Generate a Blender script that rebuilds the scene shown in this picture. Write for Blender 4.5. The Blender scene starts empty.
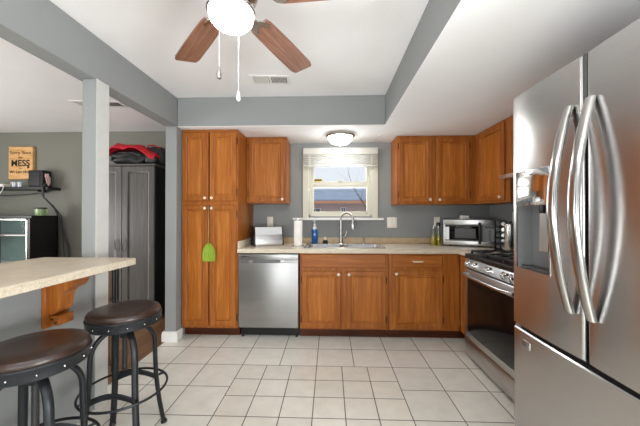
import bpy, bmesh, math, random
from mathutils import Vector, Matrix
R = math.radians
PI = math.pi
random.seed(7)
sc = bpy.context.scene
C = sc.collection

# ------------------------------------------------------------------ camera, sky, lights, exposure
cam_d = bpy.data.cameras.new('camera')
cam_d.sensor_width = 36.0
cam_d.lens = 292 / 640 * 36
cam_d.clip_start = 0.02
cam = bpy.data.objects.new('camera', cam_d)
C.objects.link(cam)
cam.location = (0, 0, 1.26)
cam.rotation_euler = (R(90.39), 0, R(1.96))
sc.camera = cam

world = bpy.data.worlds.new('sky')
sc.world = world
world.use_nodes = True
bgn = world.node_tree.nodes['Background']
bgn.inputs[0].default_value = (0.86, 0.92, 1.0, 1)
bgn.inputs[1].default_value = 0.58


def area(name, loc, rot, sx, sy, power, col):
    d = bpy.data.lights.new(name, 'AREA')
    d.shape = 'RECTANGLE'
    d.size, d.size_y = sx, sy
    d.energy = power
    d.color = col
    o = bpy.data.objects.new(name, d)
    C.objects.link(o)
    o.location = loc
    o.rotation_euler = rot
    return o


# added fill lights at unseen, invented openings; the last is the kitchen window's daylight
area('fill_light_rear', (-0.35, -1.75, 0.9), (R(165), 0, 0), 1.8, 1.0, 88, (0.97, 0.985, 1.0))
area('fill_light_right', (1.88, -1.0, 0.75), (R(80), 0, R(90)), 1.7, 0.7, 76, (0.97, 0.985, 1.0))
area('fill_light_dining', (-5.3, 1.0, 1.1), (R(122), 0, R(-90)), 2.6, 1.2, 66, (1.0, 0.985, 0.96))
area('daylight_kitchen', (0.13, 3.72, 1.6), (R(-90), 0, 0), 0.8, 0.75, 6, (0.92, 0.96, 1.0))

sc.view_settings.view_transform = 'Standard'
sc.view_settings.look = 'None'
sc.view_settings.gamma = 1
sc.view_settings.use_curve_mapping = False
sc.view_settings.exposure = 0.7


# ------------------------------------------------------------------ materials
def new_mat(name):
    m = bpy.data.materials.new(name)
    m.use_nodes = True
    nt = m.node_tree
    return m, nt, nt.nodes['Principled BSDF']


def srgb(r, g, b):
    f = lambda c: (c / 255 / 12.92) if c <= 10 else ((c / 255 + 0.055) / 1.055) ** 2.4
    return (f(r), f(g), f(b), 1)


def N(nt, kind, **kw):
    n = nt.nodes.new(kind)
    for k, v in kw.items():
        setattr(n, k, v)
    return n


def coords(nt, scale=(1, 1, 1), rot=(0, 0, 0), src='Object'):
    tc = N(nt, 'ShaderNodeTexCoord')
    mp = N(nt, 'ShaderNodeMapping')
    mp.inputs['Scale'].default_value = scale
    mp.inputs['Rotation'].default_value = rot
    nt.links.new(tc.outputs[src], mp.inputs['Vector'])
    return mp.outputs['Vector']


def noise(nt, vec, scale=5, detail=3, rough=0.5, dist=0.0):
    n = N(nt, 'ShaderNodeTexNoise')
    n.inputs['Scale'].default_value = scale
    n.inputs['Detail'].default_value = detail
    n.inputs['Roughness'].default_value = rough
    n.inputs['Distortion'].default_value = dist
    nt.links.new(vec, n.inputs['Vector'])
    return n.outputs['Fac']


def ramp(nt, fac, stops):
    r = N(nt, 'ShaderNodeValToRGB')
    e = r.color_ramp.elements
    while len(e) < len(stops):
        e.new(0.5)
    for el, (p, c) in zip(e, stops):
        el.position = p
        el.color = c
    nt.links.new(fac, r.inputs['Fac'])
    return r.outputs['Color']


def bump(nt, bsdf, fac, strength=0.2, dist=0.002):
    b = N(nt, 'ShaderNodeBump')
    b.inputs['Strength'].default_value = strength
    b.inputs['Distance'].default_value = dist
    nt.links.new(fac, b.inputs['Height'])
    nt.links.new(b.outputs['Normal'], bsdf.inputs['Normal'])


def plain(name, col, rough=0.5, metal=0.0, spec=0.5, var=0.06, scale=12, bmp=0.0, bscale=200, coat=0.0):
    """a painted, moulded or cast surface with a little mottling of its own"""
    m, nt, b = new_mat(name)
    v = coords(nt)
    c0 = tuple(max(0, x * (1 - var)) for x in col[:3]) + (1,)
    c1 = tuple(min(1, x * (1 + var)) for x in col[:3]) + (1,)
    nt.links.new(ramp(nt, noise(nt, v, scale), [(0.3, c0), (0.7, c1)]), b.inputs['Base Color'])
    b.inputs['Roughness'].default_value = rough
    b.inputs['Metallic'].default_value = metal
    b.inputs['Specular IOR Level'].default_value = spec
    b.inputs['Coat Weight'].default_value = coat
    if bmp:
        bump(nt, b, noise(nt, v, bscale, 2), bmp, 0.003)
    return m


def wood(name, dark, mid, light, grain=(38, 38, 2.2), rough=0.36, coat=0.0, ring=9.0, spec=0.3):
    m, nt, b = new_mat(name)
    b.inputs['Specular IOR Level'].default_value = spec
    v = coords(nt, grain)
    n1 = noise(nt, v, 1.0, 5, 0.65, 0.6)
    v2 = coords(nt, (grain[0] * 5, grain[1] * 5, grain[2] * 2.5))
    n2 = noise(nt, v2, 1.0, 3, 0.6)
    v3 = coords(nt, tuple(g * 0.16 for g in grain))
    n3 = noise(nt, v3, 1.0, 2, 0.5, 1.5)
    w = N(nt, 'ShaderNodeMath', operation='MULTIPLY_ADD')
    w.inputs[1].default_value = 0.3
    nt.links.new(n2, w.inputs[0])
    nt.links.new(n1, w.inputs[2])
    w2 = N(nt, 'ShaderNodeMath', operation='MULTIPLY_ADD')
    w2.inputs[1].default_value = 0.35
    nt.links.new(n3, w2.inputs[0])
    nt.links.new(w.outputs[0], w2.inputs[2])
    nt.links.new(ramp(nt, w2.outputs[0], [(0.55, dark), (0.82, mid), (1.1, light)]), b.inputs['Base Color'])
    b.inputs['Roughness'].default_value = rough
    b.inputs['Coat Weight'].default_value = coat
    b.inputs['Coat Roughness'].default_value = 0.25
    bump(nt, b, n2, 0.08, 0.001)
    return m


def steel(name, col=(0.60, 0.60, 0.61, 1), rough=0.27, aniso=0.6, brush=(2, 2, 160), streak=0.05):
    m, nt, b = new_mat(name)
    v = coords(nt, brush)
    f = noise(nt, v, 1.0, 4, 0.7)
    c0 = tuple(c * (1 - streak) for c in col[:3]) + (1,)
    c1 = tuple(min(1, c * (1 + streak)) for c in col[:3]) + (1,)
    nt.links.new(ramp(nt, f, [(0.3, c0), (0.7, c1)]), b.inputs['Base Color'])
    b.inputs['Metallic'].default_value = 1
    b.inputs['Roughness'].default_value = rough
    b.inputs['Anisotropic'].default_value = aniso
    if aniso:
        b.inputs['Anisotropic Rotation'].default_value = 0.25
        t = N(nt, 'ShaderNodeTangent', direction_type='RADIAL', axis='Z')
        nt.links.new(t.outputs[0], b.inputs['Tangent'])
    bump(nt, b, f, 0.03, 0.0005)
    return m


def glow(name, col, strength):
    m, nt, b = new_mat(name)
    b.inputs['Base Color'].default_value = (0.9, 0.9, 0.88, 1)
    b.inputs['Roughness'].default_value = 0.3
    b.inputs['Emission Color'].default_value = col
    b.inputs['Emission Strength'].default_value = strength
    return m


def pane_mat(name, tint=(1, 1, 1, 1), gloss=0.08, base=None):
    m = bpy.data.materials.new(name)
    m.use_nodes = True
    nt = m.node_tree
    nt.nodes.clear()
    out = N(nt, 'ShaderNodeOutputMaterial')
    tr = N(nt, 'ShaderNodeBsdfTransparent')
    tr.inputs[0].default_value = tint
    gl = N(nt, 'ShaderNodeBsdfGlossy')
    gl.inputs['Roughness'].default_value = 0.03
    mx = N(nt, 'ShaderNodeMixShader')
    fr = N(nt, 'ShaderNodeLayerWeight')
    fr.inputs['Blend'].default_value = gloss
    nt.links.new(fr.outputs['Fresnel'], mx.inputs[0])
    nt.links.new(tr.outputs[0], mx.inputs[1])
    nt.links.new(gl.outputs[0], mx.inputs[2])
    nt.links.new(mx.outputs[0], out.inputs[0])
    return m


def tile_mat():
    m, nt, b = new_mat('floor_tile')
    tc = N(nt, 'ShaderNodeTexCoord')
    sep = N(nt, 'ShaderNodeSeparateXYZ')
    nt.links.new(tc.outputs['Object'], sep.inputs[0])

    def M(op, a, b_=None, c=None):
        n = N(nt, 'ShaderNodeMath', operation=op)
        for i, x in enumerate((a, b_, c)):
            if x is None:
                continue
            if isinstance(x, (int, float)):
                n.inputs[i].default_value = x
            else:
                nt.links.new(x, n.inputs[i])
        return n.outputs[0]
    T, X0, Y0 = 0.3120, -0.735, 2.441
    px = M('SUBTRACT', sep.outputs[0], X0)
    py = M('SUBTRACT', sep.outputs[1], Y0)
    # the panel of smaller tiles set into the middle of the floor
    inx = M('MULTIPLY', M('GREATER_THAN', px, 0.0), M('LESS_THAN', px, 4 * T))
    iny = M('MULTIPLY', M('LESS_THAN', py, 0.0), M('GREATER_THAN', py, -4 * T))
    inset = M('MULTIPLY', inx, iny)
    size = M('MULTIPLY_ADD', inset, -T / 3, T)
    u = M('DIVIDE', px, size)
    v = M('DIVIDE', py, size)

    def edge(w, s):
        f = M('FRACT', w)
        d = M('MINIMUM', f, M('SUBTRACT', 1.0, f))
        return M('MULTIPLY', d, s)
    d = M('MINIMUM', edge(u, size), edge(v, size))
    mask = N(nt, 'ShaderNodeMapRange')
    mask.inputs['From Min'].default_value = 0.0022
    mask.inputs['From Max'].default_value = 0.0042
    nt.links.new(d, mask.inputs['Value'])
    comb = N(nt, 'ShaderNodeCombineXYZ')
    nt.links.new(M('FLOOR', u), comb.inputs[0])
    nt.links.new(M('FLOOR', v), comb.inputs[1])
    wn = N(nt, 'ShaderNodeTexWhiteNoise')
    nt.links.new(comb.outputs[0], wn.inputs['Vector'])
    n1 = noise(nt, tc.outputs['Object'], 9, 4, 0.6)
    mixv = M('MULTIPLY_ADD', wn.outputs['Value'], 0.25, n1)
    base = ramp(nt, mixv, [(0.3, srgb(208, 206, 197)), (0.9, srgb(228, 226, 217))])
    tint = N(nt, 'ShaderNodeMix', data_type='RGBA')
    tint.inputs['A'].default_value = (1, 1, 1, 1)
    tint.inputs['B'].default_value = (0.97, 0.95, 0.925, 1)
    nt.links.new(inset, tint.inputs['Factor'])
    mul = N(nt, 'ShaderNodeMix', data_type='RGBA', blend_type='MULTIPLY')
    mul.inputs['Factor'].default_value = 1
    nt.links.new(base, mul.inputs['A'])
    nt.links.new(tint.outputs['Result'], mul.inputs['B'])
    fin = N(nt, 'ShaderNodeMix', data_type='RGBA')
    fin.inputs['A'].default_value = srgb(96, 88, 80)
    nt.links.new(mask.outputs[0], fin.inputs['Factor'])
    nt.links.new(mul.outputs['Result'], fin.inputs['B'])
    nt.links.new(fin.outputs['Result'], b.inputs['Base Color'])
    rr = N(nt, 'ShaderNodeMapRange')
    rr.inputs['To Min'].default_value = 0.8
    rr.inputs['To Max'].default_value = 0.33
    nt.links.new(mask.outputs[0], rr.inputs['Value'])
    nt.links.new(rr.outputs[0], b.inputs['Roughness'])
    bump(nt, b, mask.outputs[0], 0.5, 0.002)
    return m


def plank_mat():
    m, nt, b = new_mat('plank_floor')
    v = coords(nt, (1, 1, 1), (0, 0, R(90)))
    br = N(nt, 'ShaderNodeTexBrick')
    br.inputs['Scale'].default_value = 1
    br.inputs['Brick Width'].default_value = 0.9
    br.inputs['Row Height'].default_value = 0.13
    br.inputs['Mortar Size'].default_value = 0.002
    br.inputs['Color1'].default_value = srgb(150, 112, 80)
    br.inputs['Color2'].default_value = srgb(118, 84, 58)
    br.inputs['Mortar'].default_value = srgb(60, 42, 30)
    nt.links.new(v, br.inputs['Vector'])
    n = noise(nt, coords(nt, (40, 3, 1)), 1, 4, 0.6)
    mul = N(nt, 'ShaderNodeMix', data_type='RGBA', blend_type='MULTIPLY')
    mul.inputs['Factor'].default_value = 0.6
    nt.links.new(br.outputs['Color'], mul.inputs['A'])
    nt.links.new(ramp(nt, n, [(0.3, (0.55, 0.5, 0.45, 1)), (0.7, (1, 1, 1, 1))]), mul.inputs['B'])
    nt.links.new(mul.outputs['Result'], b.inputs['Base Color'])
    b.inputs['Roughness'].default_value = 0.35
    return m


def speckle(name, a, b_, c, rough=0.3):
    m, nt, b = new_mat(name)
    v = coords(nt)
    n1 = noise(nt, v, 260, 2, 0.6)
    n2 = noise(nt, v, 14, 3, 0.6)
    s = N(nt, 'ShaderNodeMath', operation='MULTIPLY_ADD')
    s.inputs[1].default_value = 0.4
    nt.links.new(n2, s.inputs[0])
    nt.links.new(n1, s.inputs[2])
    nt.links.new(ramp(nt, s.outputs[0], [(0.45, a), (0.68, b_), (0.95, c)]), b.inputs['Base Color'])
    b.inputs['Roughness'].default_value = rough
    return m


M = {}
M['wall'] = plain('wall_paint', srgb(138, 141, 140), 0.75, var=0.02, scale=3, bmp=0.12, bscale=160)
M['wall_warm'] = plain('dining_wall_paint', srgb(126, 126, 116), 0.75, var=0.02, scale=3, bmp=0.12, bscale=160)
M['trim'] = plain('pale_grey_trim', srgb(190, 191, 187), 0.6, var=0.03, scale=20, bmp=0.2)
M['ceiling'] = plain('ceiling_paint', srgb(240, 240, 240), 0.85, var=0.015, scale=4, bmp=0.35, bscale=110)
M['white'] = plain('white_paint', srgb(232, 231, 226), 0.45, var=0.01)
M['vinyl'] = plain('window_vinyl', srgb(206, 203, 186), 0.4, var=0.01)
M['tile'] = tile_mat()
M['plank'] = plank_mat()
OD, OM_, OL = srgb(128, 68, 24), srgb(152, 87, 32), srgb(174, 107, 45)
M['oak'] = wood('oak_vertical', OD, OM_, OL)
M['oak_panel'] = wood('oak_door_panel', srgb(144, 80, 28), srgb(168, 99, 37), srgb(190, 120, 52))  # lighter than the door frames: lighting contrast put into the colour
M['oak_h'] = wood('oak_horizontal', OD, OM_, OL, (2.2, 38, 38))
M['oak_hy'] = wood('oak_along', OD, OM_, OL, (38, 2.2, 38))
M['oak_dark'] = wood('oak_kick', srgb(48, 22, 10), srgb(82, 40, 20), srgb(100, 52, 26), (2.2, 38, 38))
M['oak_in'] = plain('cabinet_shadow_gap', srgb(52, 26, 12), 0.7)
M['walnut'] = wood('fan_blade_wood', srgb(104, 72, 58), srgb(136, 98, 80), srgb(156, 118, 98), (4, 60, 60), 0.35)
M['knob'] = plain('ceramic_knob', srgb(226, 212, 186), 0.2, coat=0.6)
M['brass'] = plain('aged_brass', srgb(120, 90, 50), 0.35, 1.0)
M['hinge'] = plain('hinge_bronze', srgb(74, 52, 34), 0.4, 0.8)
M['lam'] = speckle('beige_laminate', srgb(164, 146, 122), srgb(206, 192, 170), srgb(226, 216, 198))
M['lam_light'] = speckle('light_beige_laminate', srgb(188, 174, 152), srgb(224, 213, 193), srgb(238, 230, 214))
M['lam_edge'] = speckle('beige_laminate_edge', srgb(170, 156, 132), srgb(206, 194, 172), srgb(226, 217, 198), 0.4)
M['steel'] = steel('brushed_steel', (0.56, 0.555, 0.55, 1), 0.24, 0.75)
M['steel_dw'] = steel('dishwasher_steel', (0.42, 0.42, 0.41, 1), 0.36, 0.7)
M['steel_rng'] = steel('range_steel', (0.55, 0.54, 0.53, 1), 0.28, 0.4)
M['steel_s'] = steel('satin_steel', (0.62, 0.61, 0.6, 1), 0.25, 0.0)
M['handle'] = steel('handle_steel', (0.5, 0.49, 0.47, 1), 0.2, 0.0)
M['blind'] = plain('blind_vinyl', srgb(204, 203, 196), 0.5, var=0.01)
M['lid'] = plain('brushed_lid', srgb(206, 208, 210), 0.35, 0.1)
M['chrome'] = plain('chrome', (0.78, 0.78, 0.78, 1), 0.08, 1.0, var=0.01)
M['nickel'] = plain('brushed_nickel', (0.55, 0.53, 0.5, 1), 0.25, 1.0, var=0.03)
M['black'] = plain('black_plastic', srgb(22, 22, 23), 0.35, var=0.1)
M['black_m'] = plain('black_matte', srgb(26, 26, 27), 0.65, var=0.1)
M['iron'] = plain('cast_iron', srgb(62, 62, 63), 0.32, 0.5, var=0.12, bmp=0.1)
M['dglass'] = plain('black_oven_glass', srgb(14, 13, 13), 0.12, 0.0, 0.22, var=0.05)
M['dgrey'] = plain('dark_grey_plastic', srgb(66, 67, 68), 0.45)
M['mgrey'] = plain('mid_grey_plastic', srgb(112, 113, 114), 0.4)
M['leather'] = plain('brown_leather', srgb(46, 29, 22), 0.36, var=0.22, scale=7, bmp=0.1, bscale=120, coat=0.15)
M['stoolmetal'] = plain('stool_black_steel', srgb(40, 42, 45), 0.42, 0.55, var=0.12)
M['globe'] = glow('lit_globe', (0.98, 0.985, 1.0, 1), 18.0)
M['dome'] = glow('lit_dome', (1.0, 0.975, 0.94, 1), 15.0)
M['pane'] = pane_mat('window_glass')
M['outlet'] = plain('ivory_plate', srgb(228, 222, 204), 0.35)
M['paper'] = plain('paper_towel', srgb(240, 238, 232), 0.9, bmp=0.3, bscale=180)
M['blue'] = plain('blue_soap', srgb(22, 92, 160), 0.15, var=0.05, coat=0.5)
M['clear'] = plain('pump_plastic', srgb(205, 210, 214), 0.25)
M['oil'] = plain('olive_oil_glass', srgb(148, 138, 34), 0.1, var=0.08, coat=0.6)
M['bottleglass'] = plain('pale_green_glass', srgb(128, 132, 112), 0.1, coat=0.6)
M['green'] = plain('lime_bristle', srgb(140, 166, 48), 0.7, var=0.15, scale=60)
M['mint'] = plain('mint_ceramic', srgb(150, 178, 128), 0.3, coat=0.4)
M['wardrobe'] = wood('grey_washed_wood', srgb(72, 69, 67), srgb(86, 83, 80), srgb(97, 94, 90), (40, 40, 2), 0.32, 0.3)
M['wardrobe_side'] = plain('black_wood_side', srgb(24, 24, 26), 0.45, var=0.12)
M['buffet'] = plain('black_wood', srgb(28, 27, 27), 0.4, var=0.1)
M['teal'] = plain('frosted_teal_glass', srgb(122, 146, 142), 0.12, var=0.12, scale=4, coat=0.6)
M['red'] = plain('red_fabric', srgb(196, 22, 38), 0.75, var=0.2, scale=14)
M['bag'] = plain('black_nylon', srgb(34, 35, 37), 0.5, var=0.35, scale=16, bmp=0.4, bscale=40)
M['bag2'] = plain('charcoal_nylon', srgb(52, 52, 52), 0.6, var=0.3, scale=20, bmp=0.4, bscale=40)
M['signwood'] = wood('sign_board', srgb(190, 140, 84), srgb(220, 172, 112), srgb(232, 190, 134), (3, 30, 30), 0.6, 0)
M['ink'] = plain('sign_ink', srgb(34, 26, 20), 0.7)
M['ink2'] = plain('sign_brown_ink', srgb(110, 74, 40), 0.7)
M['cable'] = plain('grey_cable', srgb(58, 58, 58), 0.6)
M['pinkcord'] = plain('pale_cord', srgb(196, 164, 156), 0.6)
M['siding'] = plain('house_siding', srgb(204, 176, 164), 0.85, var=0.06)
M['eave'] = plain('house_eave', srgb(206, 150, 120), 0.7)
M['roof'] = plain('metal_roof', srgb(150, 168, 190), 0.6, var=0.15, scale=2)
M['snow'] = plain('snow', srgb(226, 230, 236), 0.9)
M['bark'] = plain('bare_bark', srgb(120, 98, 84), 0.9)
M['yellow'] = plain('yellow_label', srgb(206, 176, 50), 0.6)
M['brownstrip'] = wood('gate_wood', srgb(70, 44, 26), srgb(112, 76, 48), srgb(134, 96, 64))
M['backsplash'] = speckle('tan_laminate', srgb(150, 126, 94), srgb(180, 156, 122), srgb(198, 176, 144), 0.4)


# ------------------------------------------------------------------ mesh helpers
ORG = {}


class MB:
    def __init__(self):
        self.bm = bmesh.new()
        self.mi = 0

    def _mark(self, faces):
        for f in faces:
            f.material_index = self.mi

    def box(self, x0, x1, y0, y1, z0, z1, b=0.0, seg=1, mat=None):
        r = bmesh.ops.create_cube(self.bm, size=1)
        vs = r['verts']
        for v in vs:
            v.co = Vector(((x0 + x1) / 2 + v.co.x * (x1 - x0), (y0 + y1) / 2 + v.co.y * (y1 - y0), (z0 + z1) / 2 + v.co.z * (z1 - z0)))
        if mat is not None:
            for v in vs:
                v.co = mat @ v.co
        fs = set(f for v in vs for f in v.link_faces)
        self._mark(fs)
        if b > 0:
            es = list(set(e for v in vs for e in v.link_edges))
            o = bmesh.ops.bevel(self.bm, geom=es, offset=b, segments=seg, profile=0.5, affect='EDGES')
            self._mark(o['faces'])
        return self

    def ring_surface(self, rings, closed=True, cap0=True, cap1=True):
        vr = [[self.bm.verts.new(p) for p in r] for r in rings]
        n = len(rings[0])
        fs = []
        for a, b in zip(vr[:-1], vr[1:]):
            for i in range(n if closed else n - 1):
                j = (i + 1) % n
                try:
                    fs.append(self.bm.faces.new((a[i], a[j], b[j], b[i])))
                except ValueError:
                    pass
        if cap0 and closed:
            fs.append(self.bm.faces.new(list(reversed(vr[0]))))
        if cap1 and closed:
            fs.append(self.bm.faces.new(vr[-1]))
        self._mark(fs)
        return self

    def lathe(self, prof, c=(0, 0, 0), axis='Z', seg=24, mat=None):
        rings = []
        for r, h in prof:
            ring = []
            for i in range(seg):
                a = 2 * PI * i / seg
                x, y = max(r, 1e-5) * math.cos(a), max(r, 1e-5) * math.sin(a)
                p = {'Z': (x, y, h), 'Y': (x, h, -y), 'X': (h, x, y)}[axis]
                p = Vector(p) + Vector(c)
                if mat is not None:
                    p = mat @ p
                ring.append(p)
            rings.append(ring)
        return self.ring_surface(rings)

    def tube(self, path, r, seg=8, flat=None, up=None, cap=True):
        path = [Vector(p) for p in path]
        n = len(path)
        rad = r if isinstance(r, (list, tuple)) else [r] * n
        t0 = (path[1] - path[0]).normalized()
        ref = Vector(up) if up else (Vector((0, 0, 1)) if abs(t0.z) < 0.9 else Vector((1, 0, 0)))
        u = (ref - t0 * ref.dot(t0)).normalized()
        rings = []
        for i, p in enumerate(path):
            a = path[max(i - 1, 0)]
            b = path[min(i + 1, n - 1)]
            t = (b - a).normalized()
            u = u - t * u.dot(t)
            u.normalize()
            w = t.cross(u)
            k = flat if flat else 1.0
            rings.append([p + (u * math.cos(2 * PI * j / seg) * k + w * math.sin(2 * PI * j / seg)) * rad[i] for j in range(seg)])
        return self.ring_surface(rings, True, cap, cap)

    def prism(self, poly, axis, a, b):
        """poly of 2-D points swept along an axis: X -> (y,z), Y -> (x,z), Z -> (x,y)"""
        def P(p, h):
            return {'X': (h, p[0], p[1]), 'Y': (p[0], h, p[1]), 'Z': (p[0], p[1], h)}[axis]
        return self.ring_surface([[P(p, a) for p in poly], [P(p, b) for p in poly]])

    def sphere(self, c, r, u=16, v=10, mat=None):
        rx, ry, rz = r if isinstance(r, (tuple, list)) else (r, r, r)
        rings = []
        for j in range(v + 1):
            t = -PI / 2 + PI * j / v
            k = max(math.cos(t), 1e-4)
            ring = [Vector((c[0] + rx * k * math.cos(2 * PI * i / u), c[1] + ry * k * math.sin(2 * PI * i / u), c[2] + rz * math.sin(t))) for i in range(u)]
            rings.append([mat @ p for p in ring] if mat is not None else ring)
        return self.ring_surface(rings)

    def mesh(self, me, mat):
        b2 = bmesh.new()
        b2.from_mesh(me)
        vm = {v: self.bm.verts.new(mat @ v.co) for v in b2.verts}
        fs = []
        for f in b2.faces:
            try:
                fs.append(self.bm.faces.new([vm[v] for v in f.verts]))
            except ValueError:
                pass
        self._mark(fs)
        b2.free()
        return self

    def build(self, name, mats, parent=None, local=False, smooth=True, angle=38, origin=None):
        bm = self.bm
        bmesh.ops.recalc_face_normals(bm, faces=bm.faces[:])
        if smooth:
            for f in bm.faces:
                f.smooth = True
            for e in bm.edges:
                if len(e.link_faces) == 2 and e.calc_face_angle(0) > R(angle):
                    e.smooth = False
        if parent is not None:
            off = Vector((0, 0, 0)) if local else ORG.get(parent, Vector((0, 0, 0)))
        elif origin is not None:
            off = Vector(origin)
        else:
            xs = [v.co for v in bm.verts]
            off = Vector(((min(p.x for p in xs) + max(p.x for p in xs)) / 2, (min(p.y for p in xs) + max(p.y for p in xs)) / 2, min(p.z for p in xs)))
        for v in bm.verts:
            v.co -= off
        me = bpy.data.meshes.new(name)
        bm.to_mesh(me)
        bm.free()
        for m in (mats if isinstance(mats, (list, tuple)) else [mats]):
            me.materials.append(M[m] if isinstance(m, str) else m)
        o = bpy.data.objects.new(name, me)
        C.objects.link(o)
        if parent is not None:
            o.parent = parent
            ORG[o] = ORG.get(parent, Vector((0, 0, 0)))
        else:
            o.location = off
            ORG[o] = off
        return o


def tag(o, label, cat, group=None):
    o['label'] = label
    o['category'] = cat
    if group:
        o['group'] = group
    return o


def thing(name, loc, label, cat, group=None, rz=0):
    o = bpy.data.objects.new(name, None)
    o.empty_display_size = 0.1
    C.objects.link(o)
    o.location = loc
    o.rotation_euler = (0, 0, rz)
    ORG[o] = Vector(loc)
    return tag(o, label, cat, group)


def struct(o):
    o['kind'] = 'structure'
    return o


def copy_tree(o, parent=None):
    c = o.copy()
    C.objects.link(c)
    if parent is not None:
        c.parent = parent
    for ch in list(o.children):
        copy_tree(ch, c)
    return c


def box(name, mat, parent, *a, **k):
    return MB().box(*a, **k).build(name, mat, parent)


def text_mesh(s, size, extrude=0.0008, bold=0.0):
    cu = bpy.data.curves.new('lettering', 'FONT')
    cu.body = s
    cu.size = size
    cu.extrude = extrude
    cu.offset = bold
    cu.align_x = 'CENTER'
    cu.align_y = 'CENTER'
    o = bpy.data.objects.new('lettering', cu)
    C.objects.link(o)
    bpy.context.view_layer.update()
    me = bpy.data.meshes.new_from_object(o.evaluated_get(bpy.context.evaluated_depsgraph_get()))
    bpy.data.objects.remove(o)
    return me


def frame_y(x, y, z):      # text plane facing -Y
    return Matrix.Translation((x, y, z)) @ Matrix.Rotation(R(90), 4, 'X')


def frame_x(x, y, z):      # text plane facing -X
    return Matrix.Translation((x, y, z)) @ Matrix.Rotation(R(-90), 4, 'Z') @ Matrix.Rotation(R(90), 4, 'X')


# ------------------------------------------------------------------ the room
KC, SO, YB, XR = 2.435, 2.142, 3.58, 1.92          # ceiling, soffit, back wall, right wall

struct(MB().box(-1.64, XR + 0.1, -2.2, YB + 0.1, -0.06, 0).build('floor', 'tile', origin=(0, 0, 0)))
struct(MB().box(-5.7, -1.64, -2.2, 4.1, -0.06, 0).build('floor_dining', 'plank', origin=(0, 0, 0)))
struct(MB().box(-5.7, XR + 0.12, -2.2, 4.2, KC, KC + 0.1).build('ceiling', 'ceiling', origin=(0, 0, 0)))


def two_tone(o, down_mat):
    o.data.materials.append(M[down_mat])
    for p in o.data.polygons:
        if p.normal.z < -0.5:
            p.material_index = 1
    return o


struct(two_tone(MB().box(0.54, XR, -2.1, YB, SO, KC, b=0.004).build('ceiling_soffit_right', 'wall', origin=(0, 0, 0)), 'ceiling'))
struct(two_tone(MB().box(-1.53, 0.54, 2.87, YB, SO, KC, b=0.004).build('ceiling_soffit_back', 'wall', origin=(0, 0, 0)), 'ceiling'))
struct(MB().box(-1.65, -1.53, -2.1, 2.87, 2.147, KC, b=0.004).build('wall_beam', 'wall', origin=(0, 0, 0)))
struct(MB().box(-1.612, -1.517, 1.84, 1.945, 0, 2.147, b=0.004).build('wall_post', 'wall', origin=(0, 0, 0)))
struct(MB().box(-1.517, -1.512, 1.838, 1.947, 0, 2.147, b=0.002).build('trim_1', 'trim', origin=(0, 0, 0)))
struct(MB().box(-1.648, -1.528, -2.1, 1.84, 0, 0.946, b=0.003).build('wall_half', 'wall', origin=(0, 0, 0)))
struct(MB().box(-1.65, -1.535, 2.87, 4.0, 0, KC, b=0.004).build('wall_stub', 'wall', origin=(0, 0, 0)))
bb = MB()
bb.prism([(-1.672, 0), (-1.512, 0), (-1.512, 0.075), (-1.522, 0.1), (-1.662, 0.1), (-1.672, 0.075)], 'Y', 2.85, 2.868)
bb.box(-1.668, -1.652, 2.868, 4.0, 0, 0.1, 0.003)
bb.box(-1.533, -1.514, 2.868, 2.962, 0, 0.1, 0.003)
struct(bb.build('baseboard_stub', 'white', origin=(0, 0, 0)))

WX0, WX1, WZ0, WZ1 = -0.27, 0.52, 1.245, 2.03     # hole for the kitchen window
w = MB()
w.box(-1.54, WX0, YB, YB + 0.13, 0, KC)
w.box(WX1, XR + 0.1, YB, YB + 0.13, 0, KC)
w.box(WX0, WX1, YB, YB + 0.13, 0, WZ0)
w.box(WX0, WX1, YB, YB + 0.13, WZ1, KC)
struct(w.build('wall_back', 'wall', origin=(0, 0, 0)))
struct(MB().box(XR, XR + 0.1, 0.35, YB, 0, KC).box(XR, XR + 0.1, -2.1, -1.8, 0, KC).box(XR, XR + 0.1, -1.8, 0.35, 0, 0.4).box(XR, XR + 0.1, -1.8, 0.35, 1.95, KC).build('wall_right', 'wall', origin=(0, 0, 0)))  # unseen opening added near the camera for the right-hand fill light
struct(MB().box(-5.7, -1.65, 4.0, 4.12, 0, KC).build('wall_dining', 'wall_warm', origin=(0, 0, 0)))
w = MB()                                           # rear wall with an unseen opening added to let light in
w.box(-5.7, -1.4, -2.2, -2.1, 0, KC)
w.box(1.2, XR + 0.1, -2.2, -2.1, 0, KC)
w.box(-1.4, 1.2, -2.2, -2.1, 2.15, KC)
struct(w.build('wall_rear', 'wall', origin=(0, 0, 0)))
w = MB()                                           # far dining wall with an unseen opening added for light from the left
w.box(-5.7, -5.6, -2.1, -0.1, 0, KC)
w.box(-5.7, -5.6, 2.5, 4.0, 0, KC)
w.box(-5.7, -5.6, -0.1, 2.5, 0, 0.55)
w.box(-5.7, -5.6, -0.1, 2.5, 2.25, KC)
struct(w.build('wall_far_left', 'wall_warm', origin=(0, 0, 0)))

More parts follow.
